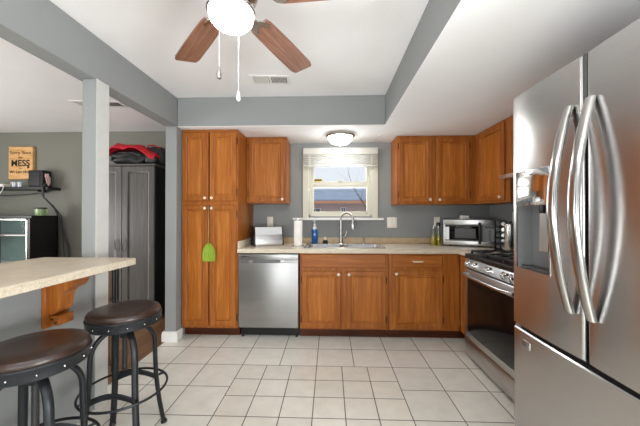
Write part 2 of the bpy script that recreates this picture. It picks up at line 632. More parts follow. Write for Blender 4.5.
# ------------------------------------------------------------------ kitchen window
win = bpy.data.objects.new('window_1', None)
C.objects.link(win)
win.location = (0.125, YB, 1.2)
ORG[win] = Vector((0.125, YB, 1.2))
struct(win)
m = MB()
m.box(-0.334, WX0 + 0.012, YB - 0.018, YB - 0.001, 1.225, 2.075, 0.004)
m.box(WX1 - 0.012, 0.583, YB - 0.018, YB - 0.001, 1.225, 2.075, 0.004)
m.box(WX0, WX1, YB - 0.018, YB - 0.001, 2.02, 2.075, 0.004)
m.box(WX0, WX0 + 0.03, YB, YB + 0.1, WZ0, WZ1)
m.box(WX1 - 0.03, WX1, YB, YB + 0.1, WZ0, WZ1)
m.box(WX0, WX1, YB, YB + 0.1, WZ1 - 0.03, WZ1)
m.box(WX0, WX1, YB, YB + 0.1, WZ0, WZ0 + 0.02)
m.build('window_frame', 'vinyl', win)
MB().box(-0.455, 0.648, YB - 0.055, YB + 0.02, 1.196, 1.226, 0.006).build('window_sill', 'white', win)


def sash(z0, z1, y, nm):
    s = MB()
    a, b = WX0 + 0.028, WX1 - 0.028
    s.box(a, a + 0.042, y, y + 0.03, z0, z1, 0.004)
    s.box(b - 0.042, b, y, y + 0.03, z0, z1, 0.004)
    s.box(a + 0.042, b - 0.042, y, y + 0.03, z0, z0 + 0.042, 0.004)
    s.box(a + 0.042, b - 0.042, y, y + 0.03, z1 - 0.05, z1, 0.004)
    so = s.build('sash', 'vinyl', win)
    MB().box(a + 0.04, b - 0.04, y + 0.012, y + 0.017, z0 + 0.04, z1 - 0.04).build('pane', 'pane', so)
    return so


lower = sash(1.262, 1.672, YB + 0.03, 'lower')
sash(1.606, 2.005, YB + 0.065, 'upper')
MB().box(0.10, 0.15, YB + 0.014, YB + 0.03, 1.668, 1.69, 0.003).build('sash_lock', 'vinyl', lower)
st = MB().box(-0.195, -0.10, YB + 0.070, YB + 0.0765, 1.662, 1.712).build('window_sticker', 'yellow', win)
sm = MB()
sm.box(-0.19, -0.105, YB + 0.0688, YB + 0.0699, 1.688, 1.704)
sm.build('sticker_print', 'ink', st)

bl = thing('window_blind', (0.125, YB - 0.02, 1.85), 'white raised blind bunched at the top of the kitchen window', 'blind')
MB().box(-0.325, 0.572, YB - 0.075, YB - 0.02, 1.985, 2.068, 0.006, 2).build('valance', 'blind', bl)
m = MB()
for i in range(5):
    z = 1.876 + i * 0.0225
    m.box(-0.316, 0.563, YB - 0.070, YB - 0.022, z, z + 0.0135, 0.004)
m.build('slat_stack', 'blind', bl)
MB().box(-0.316, 0.563, YB - 0.066, YB - 0.024, 1.842, 1.866, 0.004).build('bottom_rail', 'blind', bl)
for x in (-0.24, 0.5):
    MB().box(x - 0.005, x + 0.005, YB - 0.071, YB - 0.0685, 1.84, 1.98).build('ladder_tape', 'outlet', bl)
m = MB().tube([(-0.255, YB - 0.072, 2.0), (-0.256, YB - 0.074, 1.75), (-0.255, YB - 0.074, 1.58)], 0.0025, 6)
m.lathe([(0.003, 0), (0.009, 0.006), (0.007, 0.03), (0.003, 0.04)], (-0.255, YB - 0.074, 1.545), seg=8)
m.build('lift_cord', 'white', bl)


# ------------------------------------------------------------------ cabinet helpers
def face_frame(M4):
    return M4


def door_mesh(w, h, t=0.019, fw=0.055, flat=False):
    """framed door, front towards -Y, lower left corner at the origin"""
    m = MB()

    def rect(i, y):
        return [(i, y, i), (w - i, y, i), (w - i, y, h - i), (i, y, h - i)]
    rings = [rect(0, 0), rect(0, -t + 0.005), rect(0.006, -t)]
    if not flat:
        rings += [rect(fw - 0.012, -t), rect(fw - 0.008, -t + 0.004), rect(fw - 0.002, -t + 0.005), rect(fw + 0.001, -t + 0.0155), rect(fw + 0.012, -t + 0.0165), rect(fw + 0.017, -t + 0.012)]
    m.ring_surface(rings)
    if not flat:
        m.bm.normal_update()
        for f in m.bm.faces:
            c = f.calc_center_median()
            if len(f.verts) == 4 and abs(f.normal.y) > 0.9 and c.y > -t + 0.011 and c.y < -0.001:
                f.material_index = 1
    return m


def place(m, mat):
    for v in m.bm.verts:
        v.co = mat @ v.co
    return m


def back_face(x, z, y):      # a door on a face looking towards -Y
    return Matrix.Translation((x, y, z))


def right_face(y, z, x):     # a door on a face looking towards -X; runs from y downwards in Y
    return Matrix.Translation((x, y, z)) @ Matrix.Rotation(R(-90), 4, 'Z')


def add_door(root, mat, w, h, knob, hinge=None, flat=False, name='door', wood_='oak', pull=False):
    d = place(door_mesh(w, h, flat=flat), mat).build(name, [wood_, 'oak_panel'], root)
    off = -ORG[root]
    if knob:
        kx, kz = knob
        k = MB()
        k.lathe([(0.006, 0), (0.005, -0.012), (0.013, -0.018), (0.016, -0.024), (0.012, -0.03), (0.0, -0.032)], (kx, -0.019, kz), 'Y', 14)
        k = place(k, mat)
        k.build('knob', 'knob', d)
    if pull:
        k = MB()
        px, pz = w / 2, h / 2
        k.tube([(px - 0.045, -0.018, pz), (px - 0.042, -0.038, pz), (px - 0.03, -0.045, pz), (px + 0.03, -0.045, pz), (px + 0.042, -0.038, pz), (px + 0.045, -0.018, pz)], 0.007, 8)
        place(k, mat).build('pull', 'knob', d)
    if hinge is not None:
        for hz in (0.09, h - 0.09):
            q = MB()
            q.tube([(hinge, -0.012, hz - 0.028), (hinge, -0.012, hz + 0.028)], 0.0055, 8)
            q.sphere((hinge, -0.012, hz - 0.03), 0.006, 8, 6)
            q.sphere((hinge, -0.012, hz + 0.03), 0.006, 8, 6)
            place(q, mat).build('hinge', 'hinge', d)
    return d


# tall pantry
pn = thing('pantry_cabinet', (-1.24, 3.27, 0), 'tall oak pantry cabinet with four doors beside the grey wall stub', 'cabinet')
FB = 2.97
m = MB()
m.box(-1.532, -0.945, FB + 0.03, YB - 0.003, 0.1, SO - 0.004)
for x0, x1 in ((-1.532, -1.50), (-0.977, -0.945)):
    m.box(x0, x1, FB, FB + 0.03, 0.1, SO - 0.004, 0.002)
for z0, z1 in ((0.1, 0.15), (1.345, 1.42), (2.09, SO - 0.004)):
    m.box(-1.50, -0.977, FB, FB + 0.03, z0, z1)
m.build('body', 'oak', pn)
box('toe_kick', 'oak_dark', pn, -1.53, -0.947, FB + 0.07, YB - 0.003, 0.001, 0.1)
for (x, kx, hg) in ((-1.523, 0.248, None), (-1.234, 0.028, 0.282)):
    add_door(pn, back_face(x, 1.405, FB), 0.275, 0.705, (kx, 0.03), hg)
    add_door(pn, back_face(x, 0.125, FB), 0.275, 1.235, (kx, 1.235 - 0.03), hg)
MB().box(-1.532, -0.945, FB - 0.012, FB, SO - 0.03, SO - 0.004, 0.003).build('top_rail', 'oak_h', pn)

# sink base, and drawer base
sb = thing('base_cabinet', (0.14, 3.27, 0), 'oak sink base cabinet with two doors beneath the kitchen sink', 'cabinet')
CT = 0.872
MB().box(-0.306, 0.588, FB, YB - 0.003, 0.1, CT - 0.2, 0.002).box(-0.306, 0.588, FB, FB + 0.02, CT - 0.2, CT, 0.002).build('body', 'oak', sb)
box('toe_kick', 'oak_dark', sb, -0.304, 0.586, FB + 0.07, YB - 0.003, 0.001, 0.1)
fp = place(door_mesh(0.845, 0.135, flat=True), back_face(-0.285, 0.728, FB)).build('false_front', 'oak_h', sb)
add_door(sb, back_face(-0.285, 0.118, FB), 0.395, 0.575, (0.37, 0.545), -0.006)
add_door(sb, back_face(0.165, 0.118, FB), 0.395, 0.575, (0.025, 0.545), 0.401)

db = thing('base_cabinet', (0.86, 3.27, 0), 'oak base cabinet with one drawer over one door right of the sink base', 'cabinet')
MB().box(0.59, 1.296, FB, YB - 0.003, 0.1, CT, 0.002).build('body', 'oak', db)
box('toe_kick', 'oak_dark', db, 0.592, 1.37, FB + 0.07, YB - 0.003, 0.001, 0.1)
add_door(db, back_face(0.632, 0.735, FB), 0.49, 0.122, None, None, True, 'drawer', 'oak_h', True)
add_door(db, back_face(0.632, 0.118, FB), 0.49, 0.585, (0.028, 0.555), 0.496)

cb = thing('base_cabinet', (1.6, 2.8, 0), 'narrow oak corner base cabinet between the drawer base and the range', 'cabinet')
MB().box(1.3, XR - 0.003, 2.665, FB - 0.002, 0.1, CT, 0.002).build('body', 'oak', cb)
box('toe_kick', 'oak_dark', cb, 1.372, XR - 0.003, 2.667, FB - 0.002, 0.001, 0.1)
place(door_mesh(0.235, 0.74, fw=0.04), right_face(2.925, 0.118, 1.3)).build('filler_panel', ['oak', 'oak_panel'], cb)
nb = thing('base_cabinet', (1.6, 1.76, 0), 'narrow oak base cabinet between the range and the refrigerator', 'cabinet')
MB().box(1.3, XR - 0.003, 1.67, 1.872, 0.1, CT, 0.002).build('body', 'oak', nb)
box('toe_kick', 'oak_dark', nb, 1.372, XR - 0.003, 1.672, 1.87, 0.001, 0.1)
add_door(nb, right_face(1.86, 0.118, 1.3), 0.17, 0.74, None)

# wall cabinets
uc = thing('wall_cabinet', (-0.71, 3.42, 1.39), 'single door oak wall cabinet between pantry and window', 'cabinet')
UF = 3.27
MB().box(-0.943, -0.487, UF, YB - 0.002, 1.39, SO - 0.003, 0.002).build('body', 'oak', uc)
add_door(uc, back_face(-0.918, 1.405, UF), 0.41, 0.715, (0.385, 0.03), -0.004)
uc = thing('wall_cabinet', (1.17, 3.42, 1.375), 'double door oak wall cabinet right of the kitchen window', 'cabinet')
MB().box(0.74, 1.598, UF, YB - 0.002, 1.378, SO - 0.003, 0.002).build('body', 'oak', uc)
add_door(uc, back_face(0.762, 1.398, UF), 0.362, 0.715, (0.335, 0.03), -0.004)
add_door(uc, back_face(1.172, 1.398, UF), 0.362, 0.715, (0.027, 0.03), 0.366)
uc = thing('wall_cabinet', (1.76, 3.0, 1.385), 'oak wall cabinet turning the corner onto the right wall beside the hood', 'cabinet')
MB().box(1.6, XR - 0.002, 2.652, YB - 0.002, 1.378, SO - 0.003, 0.002).build('body', 'oak', uc)
add_door(uc, right_face(3.185, 1.398, 1.6), 0.47, 0.715, (0.44, 0.03), None)
uc = thing('wall_cabinet', (1.76, 2.26, 1.63), 'short oak wall cabinet above the range hood', 'cabinet')
MB().box(1.6, XR - 0.002, 1.885, 2.648, 1.635, SO - 0.003, 0.002).build('body', 'oak', uc)
add_door(uc, right_face(2.635, 1.65, 1.6), 0.365, 0.475, (0.335, 0.03))
add_door(uc, right_face(2.262, 1.65, 1.6), 0.365, 0.475, (0.03, 0.03))

# ------------------------------------------------------------------ counters
ct = thing('countertop', (0.2, 3.26, 0.875), 'beige laminate kitchen countertop holding the sink along the back wall', 'countertop')
m = MB()
Z0, Z1 = 0.876, 0.915
SX0, SX1, SY0, SY1 = -0.255, 0.555, 3.045, 3.44   # cut-out for the bowls
YF = 2.945
m.box(-0.942, SX0, YF, YB - 0.002, Z0, Z1)
m.box(SX1, 1.275, YF, YB - 0.002, Z0, Z1)
m.box(SX0, SX1, YF, SY0, Z0, Z1)
m.box(SX0, SX1, SY1, YB - 0.002, Z0, Z1)
m.box(1.275, XR - 0.002, 2.652, YB - 0.002, Z0, Z1)
m.build('worktop', 'lam_light', ct)
m = MB()
m.box(-0.942, 1.262, YF - 0.012, YF, Z0 - 0.002, Z1, 0.004, 2)
m.box(1.262, 1.275, 2.652, YF, Z0 - 0.002, Z1, 0.004, 2)
m.build('front_edge', 'lam_edge', ct)
m = MB()
m.box(-0.92, XR - 0.022, YB - 0.022, YB - 0.002, Z1, 0.985, 0.004)
m.box(XR - 0.022, XR - 0.002, 2.652, YB - 0.002, Z1, 0.985, 0.004)
tag(m.build('backsplash', 'backsplash'), 'low tan laminate backsplash strip along the wall behind the countertop', 'backsplash')
tag(MB().box(-0.942, -0.922, YF, YB - 0.002, Z1, 0.99, 0.004).build('end_splash', 'lam_edge'), 'beige end splash strip against the side of the tall pantry', 'backsplash')
tag(MB().box(1.27, XR - 0.002, 1.67, 1.874, Z0, Z1, 0.004).build('countertop', 'lam_light'), 'short beige countertop piece between the range and the refrigerator', 'countertop')


def rounded(x0, x1, y0, y1, r, k=5):
    pts = []
    for cx, cy, a0 in ((x1 - r, y1 - r, 0), (x0 + r, y1 - r, 90), (x0 + r, y0 + r, 180), (x1 - r, y0 + r, 270)):
        for i in range(k + 1):
            a = R(a0 + 90 * i / k)
            pts.append((cx + r * math.cos(a), cy + r * math.sin(a)))
    return pts


br = thing('bar_counter', (-1.57, 0.4, 0.947), 'speckled beige breakfast bar top on the grey half wall', 'countertop')
P = rounded(-1.862, -1.240, -1.6, 1.836, 0.025)
m = MB()
m.prism(P, 'Z', 0.949, 0.985)
m.build('top', 'lam', br)
m = MB()
Po = rounded(-1.868, -1.234, -1.606, 1.8375, 0.03)
Pi = rounded(-1.8618, -1.2402, -1.5998, 1.8358, 0.0252)
m.ring_surface([[(x, y, 0.947) for x, y in Po], [(x, y, 0.981) for x, y in Po], [(x, y, 0.9855) for x, y in Pi], [(x, y, 0.947) for x, y in Pi]], True, False, False)
m.build('edge_band', 'lam_edge', br)

co = thing('corbel_bracket', (-1.5, 1.52, 0.66), 'scrolled oak corbel bracket on the half wall under the bar top', 'bracket')
MB().box(-1.527, -1.505, 1.495, 1.64, 0.655, 0.941, 0.003).build('back_plate', 'oak', co)
prof = [(-1.505, 0.941), (-1.292, 0.941), (-1.30, 0.928)]


def bez(p0, p1, p2, n=7):
    return [((1 - t) ** 2 * p0[0] + 2 * t * (1 - t) * p1[0] + t * t * p2[0], (1 - t) ** 2 * p0[1] + 2 * t * (1 - t) * p1[1] + t * t * p2[1]) for t in [i / n for i in range(1, n + 1)]]


prof += bez((-1.30, 0.928), (-1.345, 0.926), (-1.362, 0.905), 4)
prof += bez((-1.362, 0.905), (-1.37, 0.872), (-1.405, 0.862), 5)
prof += bez((-1.405, 0.862), (-1.452, 0.845), (-1.452, 0.79), 6)
prof += bez((-1.452, 0.79), (-1.452, 0.745), (-1.478, 0.728), 5)
prof += [(-1.505, 0.72)]
MB().prism(prof, 'Y', 1.52, 1.61).build('scroll', 'oak', co)
MB().box(-1.505, -1.448, 1.52, 1.61, 0.665, 0.718, 0.006, 2).build('foot_block', 'oak_h', co)
m = MB()
for z in (0.70, 0.682):
    m.lathe([(0.006, 0), (0.006, -0.004), (0.003, -0.006)], (-1.49 + (0.70 - z) * 1.2, 1.52, z), 'Y', 10)
m.build('screw_heads', 'black', co)

# ------------------------------------------------------------------ sink and tap
sk = thing('kitchen_sink', (0.15, 3.25, 0.73), 'stainless steel double bowl sink set in the countertop under the window', 'sink')
m = MB()
RX0, RX1, RY0, RY1 = -0.275, 0.575, 3.025, 3.51
A = (SX0 + 0.012, 0.138)
B = (0.162, SX1 - 0.012)
m.box(RX0, RX1, RY0, SY0 + 0.01, Z1, Z1 + 0.007, 0.003)
m.box(RX0, RX1, SY1 - 0.01, RY1, Z1, Z1 + 0.007, 0.003)
m.box(RX0, A[0], SY0 + 0.01, SY1 - 0.01, Z1, Z1 + 0.007, 0.002)
m.box(B[1], RX1, SY0 + 0.01, SY1 - 0.01, Z1, Z1 + 0.007, 0.002)
m.box(A[1], B[0], SY0 + 0.01, SY1 - 0.01, Z1 - 0.002, Z1 + 0.006, 0.002)
m.build('rim', 'steel_s', sk)
for a, b in (A, B):
    m = MB()
    t = rounded(a, b, SY0 + 0.01, SY1 - 0.01, 0.05)
    lo = rounded(a + 0.02, b - 0.02, SY0 + 0.03, SY1 - 0.03, 0.06)
    m.ring_surface([[(x, y, 0.918) for x, y in t], [(x, y, 0.78) for x, y in rounded(a + 0.006, b - 0.006, SY0 + 0.016, SY1 - 0.016, 0.05)], [(x, y, 0.752) for x, y in lo]], True, False, True)
    bo = m.build('bowl', 'steel_s', sk)
    MB().lathe([(0.04, 0), (0.04, 0.003), (0.028, 0.004), (0.0, 0.002)], ((a + b) / 2, 3.24, 0.752), seg=18).build('drain', 'chrome', bo)

fc = thing('kitchen_faucet', (0.13, 3.475, 0.922), 'brushed nickel pull-down faucet arching over the sink', 'faucet')
bx, by = 0.13, 3.475
MB().lathe([(0.032, 0), (0.032, 0.006), (0.026, 0.014), (0.021, 0.05), (0.019, 0.13), (0.016, 0.16)], (bx, by, 0.922), seg=20).build('base', 'nickel', fc)
dx, dy = 0.085, -0.075
pts = [(bx, by, 1.06), (bx, by, 1.19)]
for i in range(0, 13):
    a = PI - PI * i / 12 * 1.0
    k = (1 + math.cos(a)) / 2
    pts.append((bx + dx * 1.55 * k, by + dy * 1.7 * k, 1.205 + 0.08 * math.sin(a)))
MB().tube(pts, 0.0115, 12).build('spout', 'nickel', fc)
ex, ey = bx + dx * 1.55, by + dy * 1.7
MB().lathe([(0.012, 0), (0.016, -0.015), (0.018, -0.05), (0.02, -0.1), (0.017, -0.112), (0.0, -0.112)], (ex, ey, 1.205), seg=16).build('spray_head', 'nickel', fc)
MB().tube([(bx + 0.015, by, 0.99), (bx + 0.045, by - 0.005, 1.0), (bx + 0.062, by - 0.01, 1.03), (bx + 0.066, by - 0.012, 1.075)], [0.009, 0.008, 0.007, 0.006], 10).build('lever', 'nickel', fc)
tp = thing('soap_dispenser', (0.40, 3.475, 0.922), 'small nickel pump dispenser on the sink deck right of the faucet', 'dispenser')
MB().lathe([(0.022, 0), (0.022, 0.005), (0.012, 0.012), (0.01, 0.05), (0.013, 0.055), (0.013, 0.065)], (0.40, 3.475, 0.922), seg=16).build('pump_base', 'nickel', tp)
MB().tube([(0.40, 3.475, 0.98), (0.40, 3.475, 0.996), (0.392, 3.455, 1.0), (0.385, 3.42, 0.992)], 0.006, 8).build('nozzle', 'nickel', tp)

# ------------------------------------------------------------------ dishwasher
dw = thing('dishwasher', (-0.63, 3.27, 0), 'stainless steel dishwasher under the counter next to the pantry', 'dishwasher')
DX0, DX1 = -0.937, -0.317
MB().box(DX0, DX1, FB + 0.03, YB - 0.05, 0.1, 0.868).build('body', 'dgrey', dw)
box('toe_panel', 'black', dw, DX0 + 0.01, DX1 - 0.01, FB + 0.06, FB + 0.1, 0.012, 0.1)
m = MB()
m.box(DX0 + 0.006, DX1 - 0.006, FB - 0.022, FB + 0.03, 0.115, 0.775, 0.006, 2)
dd = m.build('door', 'steel_dw', dw)
m = MB()
m.box(DX0 + 0.006, DX1 - 0.006, FB - 0.022, FB + 0.03, 0.803, 0.860, 0.005, 2)
m.box(DX0 + 0.006, DX0 + 0.035, FB - 0.022, FB + 0.03, 0.775, 0.803)
m.box(DX0 + 0.11, DX0 + 0.155, FB - 0.022, FB + 0.03, 0.775, 0.803)
m.box(DX1 - 0.19, DX1 - 0.006, FB - 0.022, FB + 0.03, 0.775, 0.803)
cp = m.build('control_panel', 'steel_dw', dw)
MB().box(DX0 + 0.03, DX1 - 0.18, FB + 0.002, FB + 0.02, 0.772, 0.806).build('pocket_handle', 'mgrey', dw)
MB().box(DX1 - 0.18, DX1 - 0.145, FB - 0.0245, FB - 0.022, 0.782, 0.8, 0.001).build('status_window', 'white', cp)
MB().mesh(text_mesh('SAMSUNG', 0.019, 0.0004, 0.0004), frame_y(DX0 + 0.075, FB - 0.0226, 0.837)).build('lettering', 'black', cp, smooth=False)
for x in (DX0 + 0.03, DX1 - 0.03):
    m = MB().lathe([(0.012, 0), (0.012, 0.012), (0.008, 0.014), (0.008, 0.03)], (x, FB + 0.05, 0.0), seg=10)
    m.box(x - 0.01, x + 0.01, FB + 0.045, FB + 0.06, 0.03, 0.1)
    m.build('levelling_foot', 'black', dw)

# ------------------------------------------------------------------ range
rg = thing('range', (1.55, 2.26, 0), 'stainless steel gas range with black oven window next to the refrigerator', 'stove')
RY0_, RY1_ = 1.88, 2.645
MB().box(1.24, 1.9, RY0_, RY1_, 0.05, 0.895, 0.003).build('body', 'dgrey', rg)
MB().box(1.27, 1.88, RY0_ + 0.03, RY1_ - 0.03, 0.002, 0.05).build('plinth', 'black', rg)
# bowed oven door
def bowed(y0, y1, z0, z1, x, t, bow, n=10):
    mm = MB()
    rings = []
    for i in range(n + 1):
        s = i / n
        y = y0 + (y1 - y0) * s
        xb = x - bow * (1 - (2 * s - 1) ** 2)
        rings.append([(xb + 0.004, y, z0), (xb, y, z0 + 0.006), (xb, y, z1 - 0.006), (xb + 0.004, y, z1), (x + t, y, z1), (x + t, y, z0)])
    mm.ring_surface(rings)
    return mm


od = bowed(RY0_ + 0.004, RY1_ - 0.004, 0.19, 0.79, 1.2, 0.04, 0.006).build('oven_door', 'steel_rng', rg)
bowed(RY0_ + 0.05, RY1_ - 0.05, 0.24, 0.722, 1.1985, 0.004, 0.0065).build('oven_window', 'dglass', od)
hp = []
for i in range(17):
    s = i / 16
    y = RY0_ + 0.035 + (RY1_ - RY0_ - 0.07) * s
    hp.append((1.168 - 0.026 * (1 - (2 * s - 1) ** 4) ** 0.8, y, 0.752))
MB().tube([(1.2, RY0_ + 0.03, 0.752)] + hp + [(1.2, RY1_ - 0.03, 0.752)], 0.0145, 12).build('oven_handle', 'steel_s', od)
bowed(RY0_ + 0.004, RY1_ - 0.004, 0.035, 0.178, 1.205, 0.035, 0.004).build('storage_drawer', 'steel_rng', rg)
box('drawer_gap', 'black', rg, 1.222, 1.24, RY0_ + 0.006, RY1_ - 0.006, 0.178, 0.19)
m = MB().prism([(1.206, 0.796), (1.19, 0.808), (1.216, 0.879), (1.30, 0.879), (1.30, 0.796)], 'Y', RY0_, RY1_)
cpn = m.build('control_panel', 'steel_s', rg)
for y in (2.565, 2.475, 2.262, 2.05, 1.96):
    K = Matrix.Translation((1.2025, y, 0.842)) @ Matrix.Rotation(R(-21.5), 4, 'Y')
    kn = MB().lathe([(0.031, 0.002), (0.031, -0.005), (0.025, -0.007), (0.023, -0.024), (0.02, -0.027), (0.0, -0.027)], axis='X', seg=20, mat=K).build('knob', 'chrome', cpn)
    MB().box(-0.033, -0.026, -0.005, 0.005, -0.023, 0.023, 0.002, mat=K).build('grip', 'steel_s', kn)
MB().box(1.198, 1.9, RY0_, RY1_, 0.88, 0.92, 0.006, 2).build('cooktop', 'black', rg)
MB().box(1.84, 1.9, RY0_, RY1_, 0.918, 0.945, 0.004).build('rear_vent', 'steel_rng', rg)
gw = (RY1_ - RY0_ - 0.05) / 3
for i in range(3):
    y0 = RY0_ + 0.025 + i * gw + 0.004
    y1 = y0 + gw - 0.008
    g = MB()
    zt = 0.952
    for (a, b) in (((1.25, y0), (1.82, y0)), ((1.25, y1), (1.82, y1)), ((1.25, y0), (1.25, y1)), ((1.82, y0), (1.82, y1)), ((1.535, y0), (1.535, y1))):
        g.box(min(a[0], b[0]) - 0.006, max(a[0], b[0]) + 0.006, min(a[1], b[1]) - 0.006, max(a[1], b[1]) + 0.006, zt - 0.014, zt, 0.003)
    ym = (y0 + y1) / 2
    for xc in (1.39, 1.68):
        g.box(xc - 0.12, xc - 0.035, ym - 0.005, ym + 0.005, zt - 0.012, zt, 0.002)
        g.box(xc + 0.035, xc + 0.12, ym - 0.005, ym + 0.005, zt - 0.012, zt, 0.002)
        g.box(xc - 0.005, xc + 0.005, y0, ym - 0.035, zt - 0.012, zt, 0.002)
        g.box(xc - 0.005, xc + 0.005, ym + 0.035, y1, zt - 0.012, zt, 0.002)
    for x in (1.25, 1.82):
        for y in (y0, y1):
            g.box(x - 0.008, x + 0.008, y - 0.008, y + 0.008, 0.918, zt - 0.01, 0.002)
    g.build('grate', 'iron', rg)
    for xc in (1.39, 1.68):
        MB().lathe([(0.045, 0), (0.045, 0.006), (0.03, 0.008), (0.03, 0.018), (0.0, 0.018)], (xc, ym, 0.918), seg=18).build('burner', 'nickel', rg)

hd = thing('range_hood', (1.7, 2.26, 1.56), 'thin stainless range hood under the short cabinet on the right wall', 'hood')
MB().prism([(1.905, 1.632), (1.60, 1.632), (1.50, 1.608), (1.50, 1.575), (1.56, 1.565), (1.905, 1.565)], 'Y', 1.887, 2.646).build('shell', 'steel_s', hd)
box('grease_filter', 'dgrey', hd, 1.6, 1.86, 1.93, 2.6, 1.558, 1.565)
m = MB()
for y in (2.2, 2.26, 2.32):
    m.box(1.496, 1.5, y, y + 0.03, 1.584, 1.598)
m.build('switches', 'black', hd)

# ------------------------------------------------------------------ refrigerator
rf = thing('refrigerator', (1.46, 1.19, 0), 'large stainless steel french door refrigerator with ice and water dispenser', 'refrigerator')
FY0, FY1, FS = 0.738, 1.642, 1.189
XF, FTOP, FZ = 0.996, 1.898, 0.672
MB().box(1.085, 1.88, FY0 + 0.008, FY1 - 0.008, 0.03, FTOP - 0.02, 0.004).build('body', 'dgrey', rf)
box('base_grille', 'black', rf, 1.1, 1.85, FY0 + 0.02, FY1 - 0.02, 0.001, 0.04)


def fridge_door(y0, y1, z0, z1, hole=None, crown=0.007):
    """door skin swept round the edges in plan; hole = (ya, yb, za, zb, depth)"""
    ys = []
    r = 0.014
    n = 6
    prof = [(1.075, y0)]
    for i in range(n + 1):
        a = R(90 * i / n)
        prof.append((XF + crown + r - r * math.sin(a), y0 + r - r * math.cos(a)))
    inner = [y0 + (y1 - y0) * k / 12 for k in range(1, 12)]
    if hole:
        inner = [y for y in inner if abs(y - hole[0]) > 0.015 and abs(y - hole[1]) > 0.015] + [hole[0], hole[1]]
    for y in sorted(inner):
        if y0 + r + 0.004 < y < y1 - r - 0.004:
            s = (2 * (y - y0) / (y1 - y0) - 1)
            prof.append((XF + crown * s * s, y))
    for i in range(n + 1):
        a = R(90 * i / n)
        prof.append((XF + crown + r - r * math.cos(a), y1 - r + r * math.sin(a)))
    prof.append((1.075, y1))
    zs = [(z0, 0.006), (z0 + 0.006, 0), (z1 - 0.006, 0), (z1, 0.006)]
    if hole:
        zs = zs[:2] + [(hole[2], 0), (hole[3], 0)] + zs[2:]
    mm = MB()
    V = [[mm.bm.verts.new((x + ins, y, z)) for x, y in prof] for z, ins in zs]
    for k in range(len(zs) - 1):
        for i in range(len(prof) - 1):
            if hole and k == 2 and prof[i][1] >= hole[0] - 1e-6 and prof[i + 1][1] <= hole[1] + 1e-6 and prof[i][0] < XF + 0.03 and prof[i + 1][0] < XF + 0.03:
                continue
            mm.bm.faces.new((V[k][i], V[k][i + 1], V[k + 1][i + 1], V[k + 1][i]))
    mm.bm.faces.new(list(reversed(V[0])))
    mm.bm.faces.new(V[-1])
    # back
    mm.bm.faces.new((V[0][0], V[0][-1], V[-1][-1], V[-1][0]))
    return mm


HOLE = (1.362, 1.592, 0.985, 1.482)
ld = fridge_door(FS + 0.006, FY1, FZ + 0.006, FTOP, HOLE).build('left_door', 'steel', rf)
rd = fridge_door(FY0, FS - 0.012, FZ + 0.006, FTOP).build('right_door', 'steel', rf)
fd = fridge_door(FY0, FY1, 0.05, FZ - 0.012, crown=0.008).build('freezer_drawer', 'steel', rf)
box('door_gasket', 'black', rf, 1.04, 1.08, FS - 0.012, FS + 0.006, FZ, FTOP - 0.01)
box('drawer_gasket', 'black', rf, 1.04, 1.084, FY0 + 0.01, FY1 - 0.01, FZ - 0.014, FZ + 0.008)
m = MB()
m.tube([(1.012, FS - 0.003, 1.70), (1.012, FS - 0.003, FTOP - 0.002)], 0.0085, 10)
m.build('hinge_strip', 'dgrey', rf)
# dispenser recess
ya, yb, za, zb = HOLE
m = MB()
x0 = XF + 0.004
zc = 1.31
for q in (((x0, ya, za), (x0, ya, zc), (1.07, ya + 0.012, zc), (1.07, ya + 0.012, za + 0.01)),
          ((x0, yb, za), (x0, yb, zc), (1.07, yb - 0.012, zc), (1.07, yb - 0.012, za + 0.01)),
          ((x0, ya, za), (x0, yb, za), (1.07, yb - 0.012, za + 0.01), (1.07, ya + 0.012, za + 0.01)),
          ((1.07, ya + 0.012, za + 0.01), (1.07, yb - 0.012, za + 0.01), (1.07, yb - 0.012, zc), (1.07, ya + 0.012, zc)),
          ((x0, ya, zc), (x0, yb, zc), (1.07, yb - 0.012, zc), (1.07, ya + 0.012, zc))):
    m.bm.faces.new([m.bm.verts.new(p) for p in q])
rc = m.build('dispenser_recess', 'mgrey', ld)
MB().box(XF - 0.004, XF + 0.03, ya - 0.003, yb + 0.003, zc - 0.004, zb + 0.003, 0.004, 2).build('dispenser_panel', 'chrome', ld)
MB().lathe([(0.014, 0), (0.014, -0.03), (0.01, -0.042), (0.0, -0.042)], (1.02, 1.44, zc), seg=12).build('nozzle', 'black', rc)
MB().prism([(1.03, zc - 0.04), (1.045, zc - 0.04), (1.055, za + 0.12), (1.025, za + 0.1)], 'Y', 1.41, 1.47).build('paddle', 'nickel', rc)
box('drip_tray', 'dgrey', rc, 1.006, 1.066, ya + 0.02, yb - 0.02, za + 0.004, za + 0.014)
m = MB()
fr_ = 0.006
m.box(XF - 0.002, XF + 0.008, ya - fr_, ya, za - fr_, zb + fr_)
m.box(XF - 0.002, XF + 0.008, yb, yb + fr_, za - fr_, zb + fr_)
m.box(XF - 0.002, XF + 0.008, ya, yb, za - fr_, za)
m.build('dispenser_frame', 'steel_s', ld)


def arc_handle(y, par, bow):
    n = 26
    m = MB()
    rings = []
    sec = []
    for i in range(16):
        a = 2 * PI * i / 16
        sec.append((math.copysign(abs(math.cos(a)) ** 0.6, math.cos(a)), math.copysign(abs(math.sin(a)) ** 0.6, math.sin(a))))
    z0, z1 = 0.858, 1.708
    for i in range(n + 1):
        s = i / n
        z = z0 + (z1 - z0) * s
        x = 0.990 - bow * math.sin(PI * s) ** 0.92
        hw = 0.0165 + 0.006 * math.sin(PI * s)
        rings.append([(x + a * 0.013, y + b * hw, z) for a, b in sec])
    m.ring_surface(rings)
    h = m.build('handle', 'handle', par, angle=50)
    return h


